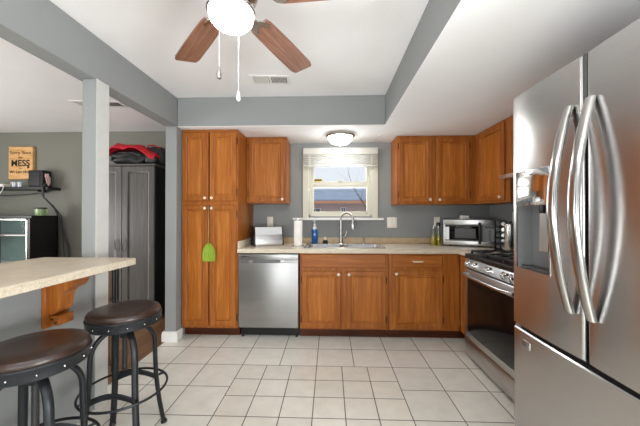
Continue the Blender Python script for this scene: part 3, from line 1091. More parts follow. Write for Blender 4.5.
arc_handle(1.240, ld, 0.072)
arc_handle(1.140, rd, 0.066)
bd = MB().box(XF - 0.002, XF + 0.010, 1.497, 1.556, 0.58, 0.618, 0.006, 2).build('badge', 'nickel', fd)
m = MB()
for (a, b_) in ((1.54, 1.548), (1.524, 1.534), (1.512, 1.518)):
    m.box(XF - 0.0032, XF, a, b_, 0.588, 0.604)
m.box(XF - 0.0032, XF, 1.506, 1.548, 0.608, 0.611)
m.build('badge_print', 'dgrey', bd)

# ------------------------------------------------------------------ ceiling fan, lights, vents
FCX, FCY, FBZ = -0.41, 1.195, 2.165
fn = thing('ceiling_fan', (FCX, FCY, KC), 'ceiling fan with brown wooden blades and a lit globe', 'fan')
MB().lathe([(0.0, KC - 0.001), (0.07, KC - 0.001), (0.065, KC - 0.04), (0.03, KC - 0.06), (0.0, KC - 0.06)], (FCX, FCY, 0), seg=28).build('canopy', 'nickel', fn)
MB().tube([(FCX, FCY, KC - 0.055), (FCX, FCY, 2.26)], 0.012, 10).build('downrod', 'nickel', fn)
MB().lathe([(0.0, 2.29), (0.06, 2.285), (0.105, 2.25), (0.115, 2.2), (0.105, 2.165), (0.085, 2.15), (0.07, 2.135), (0.062, 2.125), (0.0, 2.125)], (FCX, FCY, 0), seg=32).build('motor_housing', 'nickel', fn)
MB().lathe([(0.062, 2.135), (0.08, 2.128), (0.097, 2.115), (0.099, 2.102), (0.092, 2.098), (0.0, 2.104)], (FCX, FCY, 0), seg=36).build('light_fitter', 'nickel', fn)
MB().lathe([(0.091, 2.104), (0.092, 2.092), (0.087, 2.07), (0.07, 2.05), (0.042, 2.038), (0.0, 2.034)], (FCX, FCY, 0), seg=36).build('globe', 'globe', fn)
for a in (68, 132, 204, 284, -7.5):
    m = MB()
    ln, rt = 0.655, 0.185
    out = [(rt, 0.048), (rt + 0.03, 0.056), (0.4, 0.064), (ln - 0.04, 0.068), (ln - 0.008, 0.06), (ln, 0.05)]
    poly = [(x, -h) for x, h in out] + [(x, h) for x, h in reversed(out)]
    m.ring_surface([[(x, y, -0.003) for x, y in poly], [(x, y, 0.003) for x, y in poly]])
    bo = m.build('blade', 'walnut', fn, local=True)
    bo.location = (0, 0, FBZ - KC)
    bo.rotation_euler = (Matrix.Rotation(R(a), 4, 'Z') @ Matrix.Rotation(R(-11), 4, 'X')).to_euler()
    m = MB()
    m.prism([(0.09, -0.012), (0.16, -0.012), (0.185, -0.04), (0.215, -0.046), (0.24, -0.03), (0.215, -0.026), (0.2, -0.012), (0.2, 0.012), (0.215, 0.026), (0.24, 0.03), (0.215, 0.046), (0.185, 0.04), (0.16, 0.012), (0.09, 0.012)], 'Z', -0.011, -0.0035)
    m.build('blade_iron', 'nickel', bo, local=True)
for (cx, cy, zt, zb_, mt) in ((-0.418, 1.085, 2.11, 1.80, 'nickel'), (-0.412, 1.298, 2.11, 1.80, 'white')):
    m = MB()
    m.tube([(FCX + (cx - FCX) * 0.85, FCY + (cy - FCY) * 0.85, zt + 0.01), (cx, cy, zt - 0.004), (cx, cy, zb_ + 0.02)], 0.0012, 6)
    ch = m.build('pull_chain', 'white', fn)
    MB().lathe([(0.002, 0.02), (0.006, 0.008), (0.0095, -0.012), (0.008, -0.024), (0.0, -0.03)], (cx, cy, zb_), seg=12).build('pull_knob', mt, ch)

dl = thing('flush_ceiling_light', (0.112, 3.2, 2.03), 'lit frosted dome ceiling light above the kitchen window', 'lamp')
MB().lathe([(0.0, SO - 0.001), (0.158, SO - 0.001), (0.16, SO - 0.02), (0.148, SO - 0.036), (0.13, SO - 0.036), (0.0, SO - 0.03)], (0.112, 3.2, 0), seg=36).build('base_ring', 'nickel', dl)
MB().lathe([(0.134, SO - 0.034), (0.125, SO - 0.06), (0.098, SO - 0.09), (0.06, SO - 0.108), (0.0, SO - 0.115)], (0.112, 3.2, 0), seg=36).build('glass_dome', 'dome', dl)


def ceiling_vent(cx, cy, w, d, z, rz, label):
    v = thing('ceiling_vent', (cx, cy, z), label, 'vent', None, rz)
    m = MB()
    m.box(-w / 2, w / 2, -d / 2, -d / 2 + 0.025, -0.008, -0.001, 0.002)
    m.box(-w / 2, w / 2, d / 2 - 0.025, d / 2, -0.008, -0.001, 0.002)
    m.box(-w / 2, -w / 2 + 0.03, -d / 2 + 0.025, d / 2 - 0.025, -0.008, -0.001)
    m.box(w / 2 - 0.03, w / 2, -d / 2 + 0.025, d / 2 - 0.025, -0.008, -0.001)
    m.box(-0.008, 0.008, -d / 2 + 0.025, d / 2 - 0.025, -0.008, -0.001)
    m.build('frame', 'white', v, local=True)
    m = MB()
    m.box(-w / 2 + 0.03, w / 2 - 0.03, -d / 2 + 0.025, d / 2 - 0.025, -0.0025, -0.001)
    m.build('backing', 'dgrey', v, local=True)
    for s in (-1, 1):
        m = MB()
        n = 11
        for i in range(n):
            x = s * (0.018 + (w / 2 - 0.06) * i / (n - 1))
            RM = Matrix.Translation((x, 0, -0.006)) @ Matrix.Rotation(R(48 * s), 4, 'Y')
            m.box(-0.0075, 0.0075, -d / 2 + 0.025, d / 2 - 0.025, -0.0006, 0.0006, mat=RM)
        m.build('louvres', 'white', v, local=True)
    return v


ceiling_vent(-0.515, 2.507, 0.345, 0.165, KC, R(4), 'white louvred air vent in the kitchen ceiling beyond the fan')
ceiling_vent(-2.43, 2.99, 0.50, 0.16, KC, R(6), 'white air vent in the dining room ceiling behind the post')


# ------------------------------------------------------------------ stools
def make_stool(name, label):
    s = thing(name, (0, 0, 0), label, 'stool', 'bar stools at the breakfast bar')
    # seat
    MB().lathe([(0.0, 0.708), (0.196, 0.708), (0.2, 0.715), (0.2, 0.725), (0.192, 0.738), (0.17, 0.745), (0.1, 0.742), (0.0, 0.740)], seg=44).build('seat_cushion', 'leather', s, local=True)
    bnd = MB().lathe([(0.0, 0.66), (0.196, 0.66), (0.201, 0.664), (0.203, 0.700), (0.206, 0.706), (0.203, 0.712), (0.19, 0.712), (0.0, 0.712)], seg=44).build('seat_band', 'stoolmetal', s, local=True)
    for k in range(14):
        a = 2 * PI * k / 14
        MB().sphere((0.203 * math.cos(a), 0.203 * math.sin(a), 0.683), 0.0044, 8, 6).build('rivet', 'nickel', bnd, local=True)
    # screw
    m = MB().lathe([(0.0, 0.40), (0.012, 0.402), (0.0155, 0.41)] + [(0.0155 if i % 2 else 0.0135, 0.42 + i * 0.006) for i in range(40)] + [(0.0, 0.66)], seg=14)
    m.build('screw_post', 'iron', s, local=True)
    m = MB().lathe([(0.0, 0.585), (0.026, 0.585), (0.03, 0.592), (0.03, 0.63), (0.045, 0.645), (0.05, 0.659), (0.0, 0.659)], seg=18)
    m.build('hub', 'stoolmetal', s, local=True)
    for k in range(4):
        a = R(90 * k)
        c, sn = math.cos(a), math.sin(a)
        path = []
        for i in range(9):
            t = PI / 2 * i / 8
            path.append((0.032 + 0.145 * math.sin(t), 0.505 + 0.135 * math.cos(t)))
        path += [(0.180, 0.40), (0.184, 0.32), (0.192, 0.25), (0.206, 0.15), (0.226, 0.05), (0.236, 0.012)]
        lg = MB().tube([(r * c, r * sn, z) for r, z in path], 0.0135, 10, flat=1.4, up=(-sn, c, 0)).build('leg', 'stoolmetal', s, local=True)
        MB().lathe([(0.0, 0.0005), (0.02, 0.0005), (0.021, 0.008), (0.015, 0.02), (0.0, 0.024)], (0.237 * c, 0.237 * sn, 0), seg=12).build('foot', 'black', lg, local=True)
        MB().tube([(0.184 * c, 0.184 * sn, 0.30), (0.24 * c, 0.24 * sn, 0.30)], 0.007, 8).build('ring_clip', 'stoolmetal', lg, local=True)
    # foot ring
    m = MB()
    n = 48
    rings = []
    for i in range(n + 1):
        a = 2 * PI * i / n
        ring = []
        for j in range(8):
            b = 2 * PI * j / 8
            rr = 0.238 + 0.0068 * math.cos(b)
            ring.append((rr * math.cos(a), rr * math.sin(a), 0.30 + 0.0068 * math.sin(b)))
        rings.append(ring)
    m.ring_surface(rings, True, False, False)
    m.build('foot_ring', 'stoolmetal', s, local=True)
    # bowed flat straps tying the legs
    for k in range(4):
        a0, a1 = R(90 * k), R(90 * k + 90)
        pts = []
        for i in range(11):
            t = i / 10
            p0 = Vector((0.19 * math.cos(a0), 0.19 * math.sin(a0), 0.29))
            p1 = Vector((0.19 * math.cos(a1), 0.19 * math.sin(a1), 0.29))
            p = p0.lerp(p1, t)
            p *= 1 + 0.0 * t
            p.z = 0.29 + 0.035 * math.sin(PI * t)
            pts.append(p)
        if k % 2 == 0:
            MB().tube(pts, 0.006, 8, flat=2.6, up=(0, 0, 1)).build('strap', 'stoolmetal', s, local=True)
    return s


st1 = make_stool('bar_stool', 'dark brown leather bar stool nearest the wardrobe, farther of the two stools')
st1.location = (-1.14, 1.59, 0)
st1.rotation_euler = (0, 0, R(52))
st1.scale = (0.88, 0.88, 1.0)
st2 = copy_tree(st1)
st2['label'] = 'dark brown leather bar stool closest to the camera at the lower left corner'
st2.location = (-1.185, 1.14, 0)
st2.rotation_euler = (0, 0, R(60))
del st1['group'], st2['group']

# ------------------------------------------------------------------ things on the kitchen counter
bx_ = thing('bread_box', (-0.715, 3.30, Z1), 'silver bread box on the counter beside the pantry', 'box', None, R(28))
m = MB()
W_, D_, H_ = 0.33, 0.18, 0.215
sec = [(-D_ / 2, 0.006), (-D_ / 2 - 0.004, 0.03), (-D_ / 2 + 0.01, 0.12), (-D_ / 2 + 0.02, 0.165), (-D_ / 2 + 0.035, H_ - 0.004), (-D_ / 2 + 0.05, H_), (D_ / 2, H_), (D_ / 2, 0.006)]
m.prism(sec, 'X', -W_ / 2 + 0.012, W_ / 2 - 0.012)
m.build('body', 'steel_s', bx_, local=True)
for s in (-1, 1):
    m = MB()
    sec2 = [(y * 1.04, max(0.0, z * 1.02 - 0.003)) for y, z in sec]
    a, b = sorted((s * (W_ / 2 - 0.012), s * W_ / 2))
    m.prism(sec2, 'X', a, b)
    m.build('end_panel', 'black', bx_, local=True)
lidm = MB()
sec3 = [(-D_ / 2 + 0.012 - 0.006, 0.125), (-D_ / 2 + 0.02 - 0.006, 0.165), (-D_ / 2 + 0.035 - 0.007, H_ - 0.006), (-D_ / 2 + 0.036, H_ - 0.006), (-D_ / 2 + 0.02, 0.16), (-D_ / 2 + 0.014, 0.125)]
lidm.prism(sec3, 'X', -W_ / 2 + 0.014, W_ / 2 - 0.014)
lidm.build('lid', 'lid', bx_, local=True)

pt = thing('paper_towel_holder', (-0.352, 3.215, Z1), 'white paper towel roll standing on its holder near the sink', 'paper towel')
MB().lathe([(0.0, 0), (0.07, 0), (0.07, 0.006), (0.06, 0.01), (0.0, 0.01)], (-0.352, 3.215, Z1), seg=28).build('base', 'steel_s', pt)
MB().lathe([(0.018, 0.012), (0.046, 0.012), (0.047, 0.016), (0.047, 0.278), (0.046, 0.282), (0.018, 0.282)], (-0.352, 3.215, Z1), seg=32).build('roll', 'paper', pt)
MB().lathe([(0.006, 0.01), (0.006, 0.3), (0.011, 0.305), (0.011, 0.314), (0.0, 0.318)], (-0.352, 3.215, Z1), seg=12).build('rod', 'steel_s', pt)

sp = thing('soap_bottle', (-0.182, 3.36, Z1), 'bottle of blue dish soap with a pump standing behind the sink', 'bottle')
sp.location = (-0.182, 3.47, Z1 + 0.0075)
ORG[sp] = Vector(sp.location)
c = tuple(sp.location)
MB().lathe([(0.0, 0.0), (0.034, 0.0), (0.037, 0.006), (0.037, 0.15), (0.032, 0.17), (0.0, 0.17)], c, seg=20).build('bottle_body', 'blue', sp)
MB().lathe([(0.032, 0.168), (0.028, 0.185), (0.016, 0.2), (0.016, 0.215), (0.0, 0.215)], c, seg=16).build('shoulder', 'clear', sp)
MB().lathe([(0.017, 0.212), (0.017, 0.23), (0.006, 0.233), (0.005, 0.262), (0.012, 0.266), (0.012, 0.275), (0.0, 0.276)], c, seg=14).tube([(c[0], c[1], c[2] + 0.27), (c[0] - 0.01, c[1] - 0.03, c[2] + 0.268), (c[0] - 0.014, c[1] - 0.04, c[2] + 0.258)], 0.005, 8).build('pump', 'clear', sp)
sd = thing('scrub_brush', (-0.055, 3.472, Z1 + 0.0075), 'small dark round brush with a cream knob on the sink deck', 'brush')
c = tuple(sd.location)
MB().lathe([(0.0, 0.0), (0.028, 0.0), (0.031, 0.012), (0.028, 0.03), (0.02, 0.04), (0.0, 0.04)], c, seg=18).build('bristles', 'black_m', sd)
MB().lathe([(0.02, 0.038), (0.016, 0.045), (0.019, 0.058), (0.017, 0.07), (0.008, 0.078), (0.0, 0.079)], c, seg=16).build('knob_handle', 'knob', sd)


def wall_plate(x, z, w, h, kind, label, plug=False):
    t = thing('wall_outlet' if kind == 'outlet' else 'light_switch', (x, YB, z), label, 'outlet' if kind == 'outlet' else 'switch')
    MB().box(x - w / 2, x + w / 2, YB - 0.007, YB - 0.0005, z - h / 2, z + h / 2, 0.003, 2).build('cover_plate', 'outlet', t)
    if kind == 'outlet':
        for dz in (-0.022, 0.022):
            s = MB().lathe([(0.0165, 0), (0.0165, -0.003), (0.0, -0.003)], (x, YB - 0.007, z + dz), 'Y', 16).build('socket', 'white', t)
            m = MB()
            for ddx in (-0.006, 0.006):
                m.box(x + ddx - 0.0012, x + ddx + 0.0012, YB - 0.0106, YB - 0.0101, z + dz - 0.004, z + dz + 0.005)
            m.build('slots', 'black', s)
    else:
        for ddx in (-0.024, 0.024):
            MB().box(x + ddx - 0.012, x + ddx + 0.012, YB - 0.011, YB - 0.007, z - 0.024, z + 0.024, 0.002).build('rocker', 'white', t)
    return t


wall_plate(-0.738, 1.18, 0.074, 0.118, 'outlet', 'ivory wall outlet above the silver bread box')
wall_plate(0.754, 1.168, 0.122, 0.128, 'switch', 'ivory double switch plate on the wall right of the sink')
wo = wall_plate(1.292, 1.178, 0.07, 0.115, 'outlet', 'ivory wall outlet beside the microwave above the oil bottles')
pg = thing('power_plug', (1.30, YB - 0.03, 1.13), 'black plug and cord in the outlet beside the microwave', 'plug')
MB().box(1.278, 1.318, YB - 0.05, YB - 0.0105, 1.125, 1.17, 0.006, 2).build('plug_body', 'black', pg)
MB().tube([(1.30, YB - 0.045, 1.13), (1.302, YB - 0.05, 1.08), (1.32, YB - 0.04, 0.99), (1.36, YB - 0.032, 0.93), (1.42, YB - 0.03, 0.922)], 0.004, 6).build('cord', 'black', pg)
t = thing('wall_outlet', (XR, 3.1, 1.2), 'ivory wall outlet on the right wall behind the steel canister', 'outlet')
MB().box(XR - 0.007, XR - 0.0005, 3.065, 3.135, 1.18, 1.295, 0.003, 2).build('cover_plate', 'outlet', t)
MB().box(XR - 0.011, XR - 0.007, 3.085, 3.115, 1.2, 1.275, 0.002).build('socket', 'white', t)

for (x, y, hh, lab) in ((1.185, 3.39, 0.20, 'glass bottle of yellow oil beside the microwave, left of the pair'), (1.245, 3.40, 0.205, 'glass bottle of yellow oil touching distance from microwave, right of the pair')):
    o = thing('oil_bottle', (x, y, Z1), lab, 'bottle')
    MB().lathe([(0.0, 0.0), (0.025, 0.0), (0.027, 0.005), (0.027, 0.095), (0.026, 0.1), (0.0, 0.1)], (x, y, Z1), seg=18).build('oil_fill', 'oil', o)
    MB().lathe([(0.026, 0.1), (0.022, 0.12), (0.011, 0.145), (0.01, hh - 0.02), (0.013, hh - 0.018), (0.013, hh - 0.008), (0.0, hh - 0.008)], (x, y, Z1), seg=16).build('bottle_neck', 'bottleglass', o)
    MB().lathe([(0.008, hh - 0.01), (0.007, hh + 0.012), (0.004, hh + 0.03), (0.0, hh + 0.03)], (x, y, Z1), seg=10).build('pourer', 'steel_s', o)

# microwave, turned a little across the corner
mw = thing('microwave_oven', (1.565, 3.325, Z1), 'silver and black countertop microwave in the counter corner', 'microwave', None, R(-27))
W_, D_, H_ = 0.52, 0.235, 0.295
m = MB().box(-W_ / 2, W_ / 2, -D_ / 2, D_ / 2, 0.012, H_, 0.008, 2)
m.build('case', 'dgrey', mw, local=True)
f = -D_ / 2
MB().box(-W_ / 2, W_ / 2, f - 0.012, f, 0.014, 0.062, 0.004, 2).box(-W_ / 2, W_ / 2, f - 0.012, f, 0.238, H_ - 0.002, 0.004, 2).box(-W_ / 2, -W_ / 2 + 0.018, f - 0.012, f, 0.062, 0.238).box(-W_ / 2 + 0.018, -W_ / 2 + 0.06, f - 0.0155, f, 0.07, 0.215, 0.003).build('face_trim', 'steel_rng', mw, local=True)
dr = MB().box(-W_ / 2 + 0.018, 0.12, f - 0.014, f, 0.062, 0.238, 0.003).build('door', 'black', mw, local=True)
MB().box(-W_ / 2 + 0.06, 0.085, f - 0.017, f - 0.012, 0.078, 0.224, 0.004, 2).build('door_window', 'dglass', dr, local=True)
MB().box(-W_ / 2 + 0.115, 0.06, f - 0.019, f - 0.0165, 0.092, 0.2, 0.003).build('window_screen', 'dgrey', dr, local=True)
MB().tube([(0.098, f - 0.01, 0.045), (0.098, f - 0.04, 0.06), (0.098, f - 0.046, 0.15), (0.098, f - 0.04, 0.24), (0.098, f - 0.01, 0.255)], 0.014, 10).build('handle', 'black', dr, local=True)
pnl = MB().box(0.122, W_ / 2, f - 0.012, f, 0.062, 0.238, 0.003).build('control_panel', 'mgrey', mw, local=True)
MB().box(0.145, 0.235, f - 0.0135, f - 0.011, 0.2, 0.228).build('display', 'black', pnl, local=True)
for r_ in range(5):
    for c_ in range(3):
        xx, zz = 0.148 + c_ * 0.031, 0.074 + r_ * 0.0235
        MB().box(xx, xx + 0.024, f - 0.0145, f - 0.0115, zz, zz + 0.016, 0.001).build('button', 'mgrey' if c_ != 1 else 'dgrey', pnl, local=True)
m = MB()
for x in (-0.2, 0.2):
    for y in (-0.08, 0.08):
        m.lathe([(0.014, 0.0), (0.014, 0.013)], (x, y, 0), seg=10)
m.build('feet', 'black', mw, local=True)
bt = thing('butter_dish', (1.52, 3.36, Z1 + H_), 'small white lidded dish on top of the microwave', 'dish')
c = (1.52, 3.36, Z1 + H_ + 0.001)
MB().box(c[0] - 0.055, c[0] + 0.055, c[1] - 0.035, c[1] + 0.035, c[2], c[2] + 0.012, 0.004, 2).build('plate', 'white', bt)
MB().box(c[0] - 0.045, c[0] + 0.045, c[1] - 0.028, c[1] + 0.028, c[2] + 0.012, c[2] + 0.045, 0.01, 3).build('lid', 'white', bt)

# spice rack and canister next to the range
rk = thing('spice_rack', (1.69, 2.945, Z1), 'black countertop rack of small jars right of the microwave', 'rack')
RKM = Matrix.Translation((1.69, 2.945, Z1)) @ Matrix.Rotation(R(-35), 4, 'Z')
m = MB()
for s in (-0.055, 0.047):
    m.box(s, s + 0.008, -0.05, 0.05, 0.0, 0.29, 0.002, mat=RKM)
m.box(-0.055, 0.055, 0.042, 0.05, 0.0, 0.29, mat=RKM)
for k in range(6):
    m.box(-0.047, 0.047, -0.05, 0.042, 0.002 + k * 0.0555, 0.008 + k * 0.0555, mat=RKM)
m.build('frame', 'black', rk)
for k in range(5):
    for c_ in range(2):
        P0 = RKM @ Matrix.Translation((-0.0225 + c_ * 0.045, -0.048, 0.036 + k * 0.0555))
        tag(MB().lathe([(0.0, 0.0), (0.0185, 0.0), (0.0195, 0.004), (0.0195, 0.06), (0.0, 0.06)], axis='Y', seg=14, mat=P0).build('spice_jar', 'chrome' if c_ == 1 else 'dgrey'),
            '%s lidded spice jar in the black rack, %s slot, %s column' % ('silver' if c_ else 'dark', ('lowest', 'second lowest', 'middle', 'second highest', 'highest')[k], ('left', 'right')[c_]), 'jar', 'spice jars in the rack')
cn = thing('steel_canister', (1.665, 2.76, Z1), 'tall stainless steel canister on the counter between rack and range', 'canister')
c = (1.665, 2.76, Z1)
MB().lathe([(0.0, 0.0), (0.045, 0.0), (0.047, 0.004), (0.047, 0.235), (0.0, 0.235)], c, seg=26).build('canister_body', 'steel_s', cn)
MB().lathe([(0.049, 0.233), (0.049, 0.255), (0.045, 0.262), (0.0, 0.264)], c, seg=26).build('lid', 'steel_s', cn)
MB().lathe([(0.006, 0.262), (0.006, 0.27), (0.013, 0.276), (0.011, 0.288), (0.0, 0.29)], c, seg=14).build('lid_knob', 'black', cn)

# green whisk broom hanging from the pantry knob
bm_ = thing('whisk_broom', (-1.231, 2.93, 0.79), 'lime green whisk broom hanging from the pantry door knob', 'broom')
bx0, by0 = -1.228, 2.922
MB().tube([(bx0 - 0.003, by0, 1.345), (bx0, by0, 1.25), (bx0, by0, 1.1), (bx0, by0, 0.955)], [0.006, 0.009, 0.01, 0.011], 10).build('handle', 'brass', bm_)
m = MB()
rings = []
for (z, hw, hd_) in ((0.975, 0.012, 0.012), (0.955, 0.03, 0.014), (0.93, 0.05, 0.015), (0.89, 0.06, 0.016), (0.84, 0.064, 0.017), (0.797, 0.062, 0.018), (0.792, 0.058, 0.016)):
    rings.append([(bx0 + hw * math.cos(2 * PI * i / 36) * (1 + (0.04 if i % 2 else -0.04)), by0 + hd_ * math.sin(2 * PI * i / 36) * (1 + (0.25 if i % 2 else -0.2)), z) for i in range(36)])
m.ring_surface(rings)
m.build('bristles', 'green', bm_, angle=20)
MB().tube([(bx0, by0, 1.34), (bx0 - 0.006, by0 + 0.003, 1.36), (bx0 + 0.02, by0 + 0.0, 1.352), (bx0, by0 - 0.001, 1.335)], 0.002, 6).build('hanging_loop', 'cable', bm_)

# ------------------------------------------------------------------ dining room beyond the half wall
wd = thing('wardrobe', (-2.41, 3.62, 0), 'tall dark grey two door wardrobe in the dining room', 'wardrobe')
WY, WT = 3.40, 1.872
MB().box(-2.88, -2.088, WY + 0.022, 3.96, 0.002, WT - 0.025, 0.002).build('body', 'wardrobe_side', wd)
MB().box(-2.89, -2.078, WY + 0.0, 3.97, WT - 0.025, WT, 0.004).build('top', 'wardrobe', wd)
for (x0, x1, hx) in ((-2.878, -2.491, -2.532), (-2.483, -2.09, -2.448)):
    d = place(door_mesh(x1 - x0, WT - 0.095, 0.022, 0.075), back_face(x0, 0.065, WY + 0.022)).build('door', ['wardrobe', 'wardrobe'], wd)
    MB().tube([(hx, WY + 0.002, 0.835), (hx, WY - 0.025, 0.85), (hx, WY - 0.03, 0.9), (hx, WY - 0.025, 0.95), (hx, WY + 0.002, 0.965)], 0.006, 8).build('handle', 'chrome', d)

bg = thing('duffel_bag', (-2.44, 3.6, WT), 'black nylon duffel bag lying on top of the wardrobe', 'bag')


def lump(cx, cy, cz, rx, ry, rz, seed, amp=0.09, flat=True, u=28, v=18):
    rnd = random.Random(seed)
    ph = [rnd.uniform(0, 6.28) for _ in range(8)]
    mm = MB()
    rings = []
    for j in range(v + 1):
        t = -PI / 2 + PI * j / v
        k = max(abs(math.cos(t)) ** 0.6, 1e-3)
        ring = []
        for i in range(u):
            a = 2 * PI * i / u
            w = 1 + amp * (math.sin(3 * a + ph[0] + 2 * t) + 0.7 * math.sin(5 * a + ph[1] - 3 * t) + 0.5 * math.sin(9 * a + ph[2] + 5 * t))
            ca, sa = math.cos(a), math.sin(a)
            x = rx * k * math.copysign(abs(ca) ** 0.7, ca) * w
            y = ry * k * math.copysign(abs(sa) ** 0.7, sa) * w
            z = rz * math.copysign(abs(math.sin(t)) ** 0.7, math.sin(t)) * (1 + amp * 0.8 * math.sin(4 * a + ph[3]) * math.cos(t))
            ring.append((cx + x, cy + y, max(cz + z, WT + 0.001) if flat else cz + z))
        rings.append(ring)
    mm.ring_surface(rings)
    return mm


lump(-2.50, 3.62, WT + 0.095, 0.225, 0.17, 0.10, 3).build('bag_body', 'bag', bg, angle=60)
MB().tube([(-2.66, 3.46, WT + 0.06), (-2.6, 3.40, WT + 0.10), (-2.5, 3.39, WT + 0.085), (-2.42, 3.41, WT + 0.12), (-2.36, 3.46, WT + 0.10)], 0.011, 8, flat=2.0).build('carry_strap', 'bag2', bg)
MB().tube([(-2.68, 3.52, WT + 0.10), (-2.56, 3.445, WT + 0.14), (-2.42, 3.45, WT + 0.145), (-2.33, 3.5, WT + 0.12)], 0.005, 6).build('zip', 'mgrey', bg)
b2 = thing('backpack', (-2.2, 3.62, WT), 'charcoal backpack with red trim on the right end of the wardrobe top', 'bag')
lump(-2.175, 3.64, WT + 0.12, 0.115, 0.16, 0.125, 11, 0.06).build('bag_body', 'bag2', b2, angle=60)
lump(-2.17, 3.50, WT + 0.085, 0.085, 0.06, 0.075, 5, 0.05).build('front_pocket', 'bag', b2, angle=60)
MB().tube([(-2.26, 3.53, WT + 0.19), (-2.22, 3.49, WT + 0.235), (-2.15, 3.49, WT + 0.24), (-2.09, 3.53, WT + 0.21)], 0.008, 6).build('piping', 'red', b2)
# red jacket draped over the bag
jk = MB()
cl = []
prf = [(-2.70, 0.115), (-2.67, 0.165), (-2.62, 0.215), (-2.56, 0.245), (-2.49, 0.248), (-2.43, 0.235), (-2.37, 0.238), (-2.30, 0.235), (-2.24, 0.205), (-2.18, 0.165), (-2.12, 0.13), (-2.07, 0.115)]
NY = 14
top, bot = [], []
for i, (x, dz) in enumerate(prf):
    ra, rb = [], []
    for j in range(NY + 1):
        s = j / NY
        yy = 3.345 + 0.42 * s if i < 7 else 3.365 + (0.12 + 0.3 * max(0, (9 - i) / 3)) * s
        drop = 0.05 * max(0, 1 - s * 5) + 0.03 * max(0, s * 4 - 3)
        wv = 0.010 * math.sin(j * 1.7 + i * 1.1) + 0.007 * math.sin(i * 2.3 + j * 0.6)
        z = WT + dz - drop + wv
        ra.append((x, yy, z))
        rb.append((x, yy, z - 0.014))
    top.append(ra)
    bot.append(rb)
rings = [a + list(reversed(b)) for a, b in zip(top, bot)]
jk.ring_surface(rings)
tag(jk.build('red_jacket', 'red', angle=80), 'bright red jacket draped over the black bag on the wardrobe', 'jacket')

# folding gate leaning by the end of the half wall
gt = thing('folding_gate', (-1.76, 2.32, 0), 'folded black metal and wood gate standing behind the bar post', 'gate')
for k in range(3):
    yy = 2.285 + 0.03 * k
    m = MB()
    x0, x1 = -1.835, -1.742
    m.tube([(x0, yy, 0.002), (x0, yy, 0.87)], 0.007, 8)
    m.tube([(x1, yy, 0.002), (x1, yy, 0.87)], 0.007, 8)
    for z in (0.06, 0.3, 0.58, 0.86):
        m.tube([(x0, yy, z), (x1, yy, z)], 0.006, 8)
    pf = m.build('gate_frame', 'black', gt)
    m = MB()
    for q in range(1, 4):
        x = x0 + (x1 - x0) * q / 4
        m.box(x - 0.006, x + 0.006, yy - 0.004, yy + 0.004, 0.06, 0.86, 0.001)
    m.build('slats', 'brownstrip' if k == 0 else 'black', pf)

# sideboard with glass doors
bf = thing('sideboard', (-4.3, 3.75, 0), 'black sideboard with glass fronted doors under the wall shelf', 'sideboard')
BX0, BX1, BY0, BY1, BT = -5.0, -3.776, 3.55, 3.93, 1.252
m = MB()
m.box(BX0, BX1, BY0 + 0.02, BY1, BT - 0.03, BT, 0.003)
m.box(BX1 - 0.025, BX1, BY0, BY1, 0.03, BT - 0.03, 0.002)
m.box(BX0, BX0 + 0.025, BY0, BY1, 0.03, BT - 0.03, 0.002)
m.box(BX0, BX1, BY1 - 0.02, BY1, 0.03, BT - 0.03)
m.box(BX0, BX1, BY0 + 0.02, BY1, 0.0, 0.06)
m.build('carcass', 'buffet', bf)
m = MB()
for z in (0.62, 1.0):
    m.box(BX0 + 0.026, BX1 - 0.026, BY0 + 0.04, BY1 - 0.021, z - 0.008, z + 0.008)
m.build('shelf', 'white', bf)
box('interior_lining', 'teal', bf, BX0 + 0.026, BX1 - 0.026, BY1 - 0.04, BY1 - 0.021, 0.07, BT - 0.035)
for k in range(3):
    a = BX0 + 0.03 + k * (BX1 - BX0 - 0.06) / 3
    b = a + (BX1 - BX0 - 0.06) / 3 - 0.006
    m = MB()
    for (q0, q1, z0, z1) in ((a, a + 0.02, 0.08, BT - 0.04), (b - 0.02, b, 0.08, BT - 0.04), (a, b, 0.08, 0.1), (a, b, BT - 0.06, BT - 0.04)):
        m.box(q0, q1, BY0, BY0 + 0.02, z0, z1, 0.002)
    d = m.build('glass_door', 'nickel', bf)
    MB().box(a + 0.018, b - 0.018, BY0 + 0.007, BY0 + 0.012, 0.098, BT - 0.058).build('pane', 'pane', d)

mg = thing('mug', (-3.79, 3.70, BT), 'mint green mug standing on the black sideboard', 'mug')
c = (-3.79, 3.70, BT + 0.001)
MB().lathe([(0.0, 0.0), (0.052, 0.0), (0.058, 0.01), (0.062, 0.085), (0.0, 0.085)], c, seg=24).build('mug_body', 'mint', mg)
MB().lathe([(0.062, 0.082), (0.064, 0.1), (0.059, 0.104), (0.054, 0.088), (0.0, 0.086)], c, seg=24).build('rim', 'dgrey', mg)
MB().tube([(c[0] + 0.058, c[1], c[2] + 0.075), (c[0] + 0.09, c[1], c[2] + 0.07), (c[0] + 0.09, c[1], c[2] + 0.03), (c[0] + 0.056, c[1], c[2] + 0.02)], 0.006, 8).build('mug_handle', 'mint', mg)

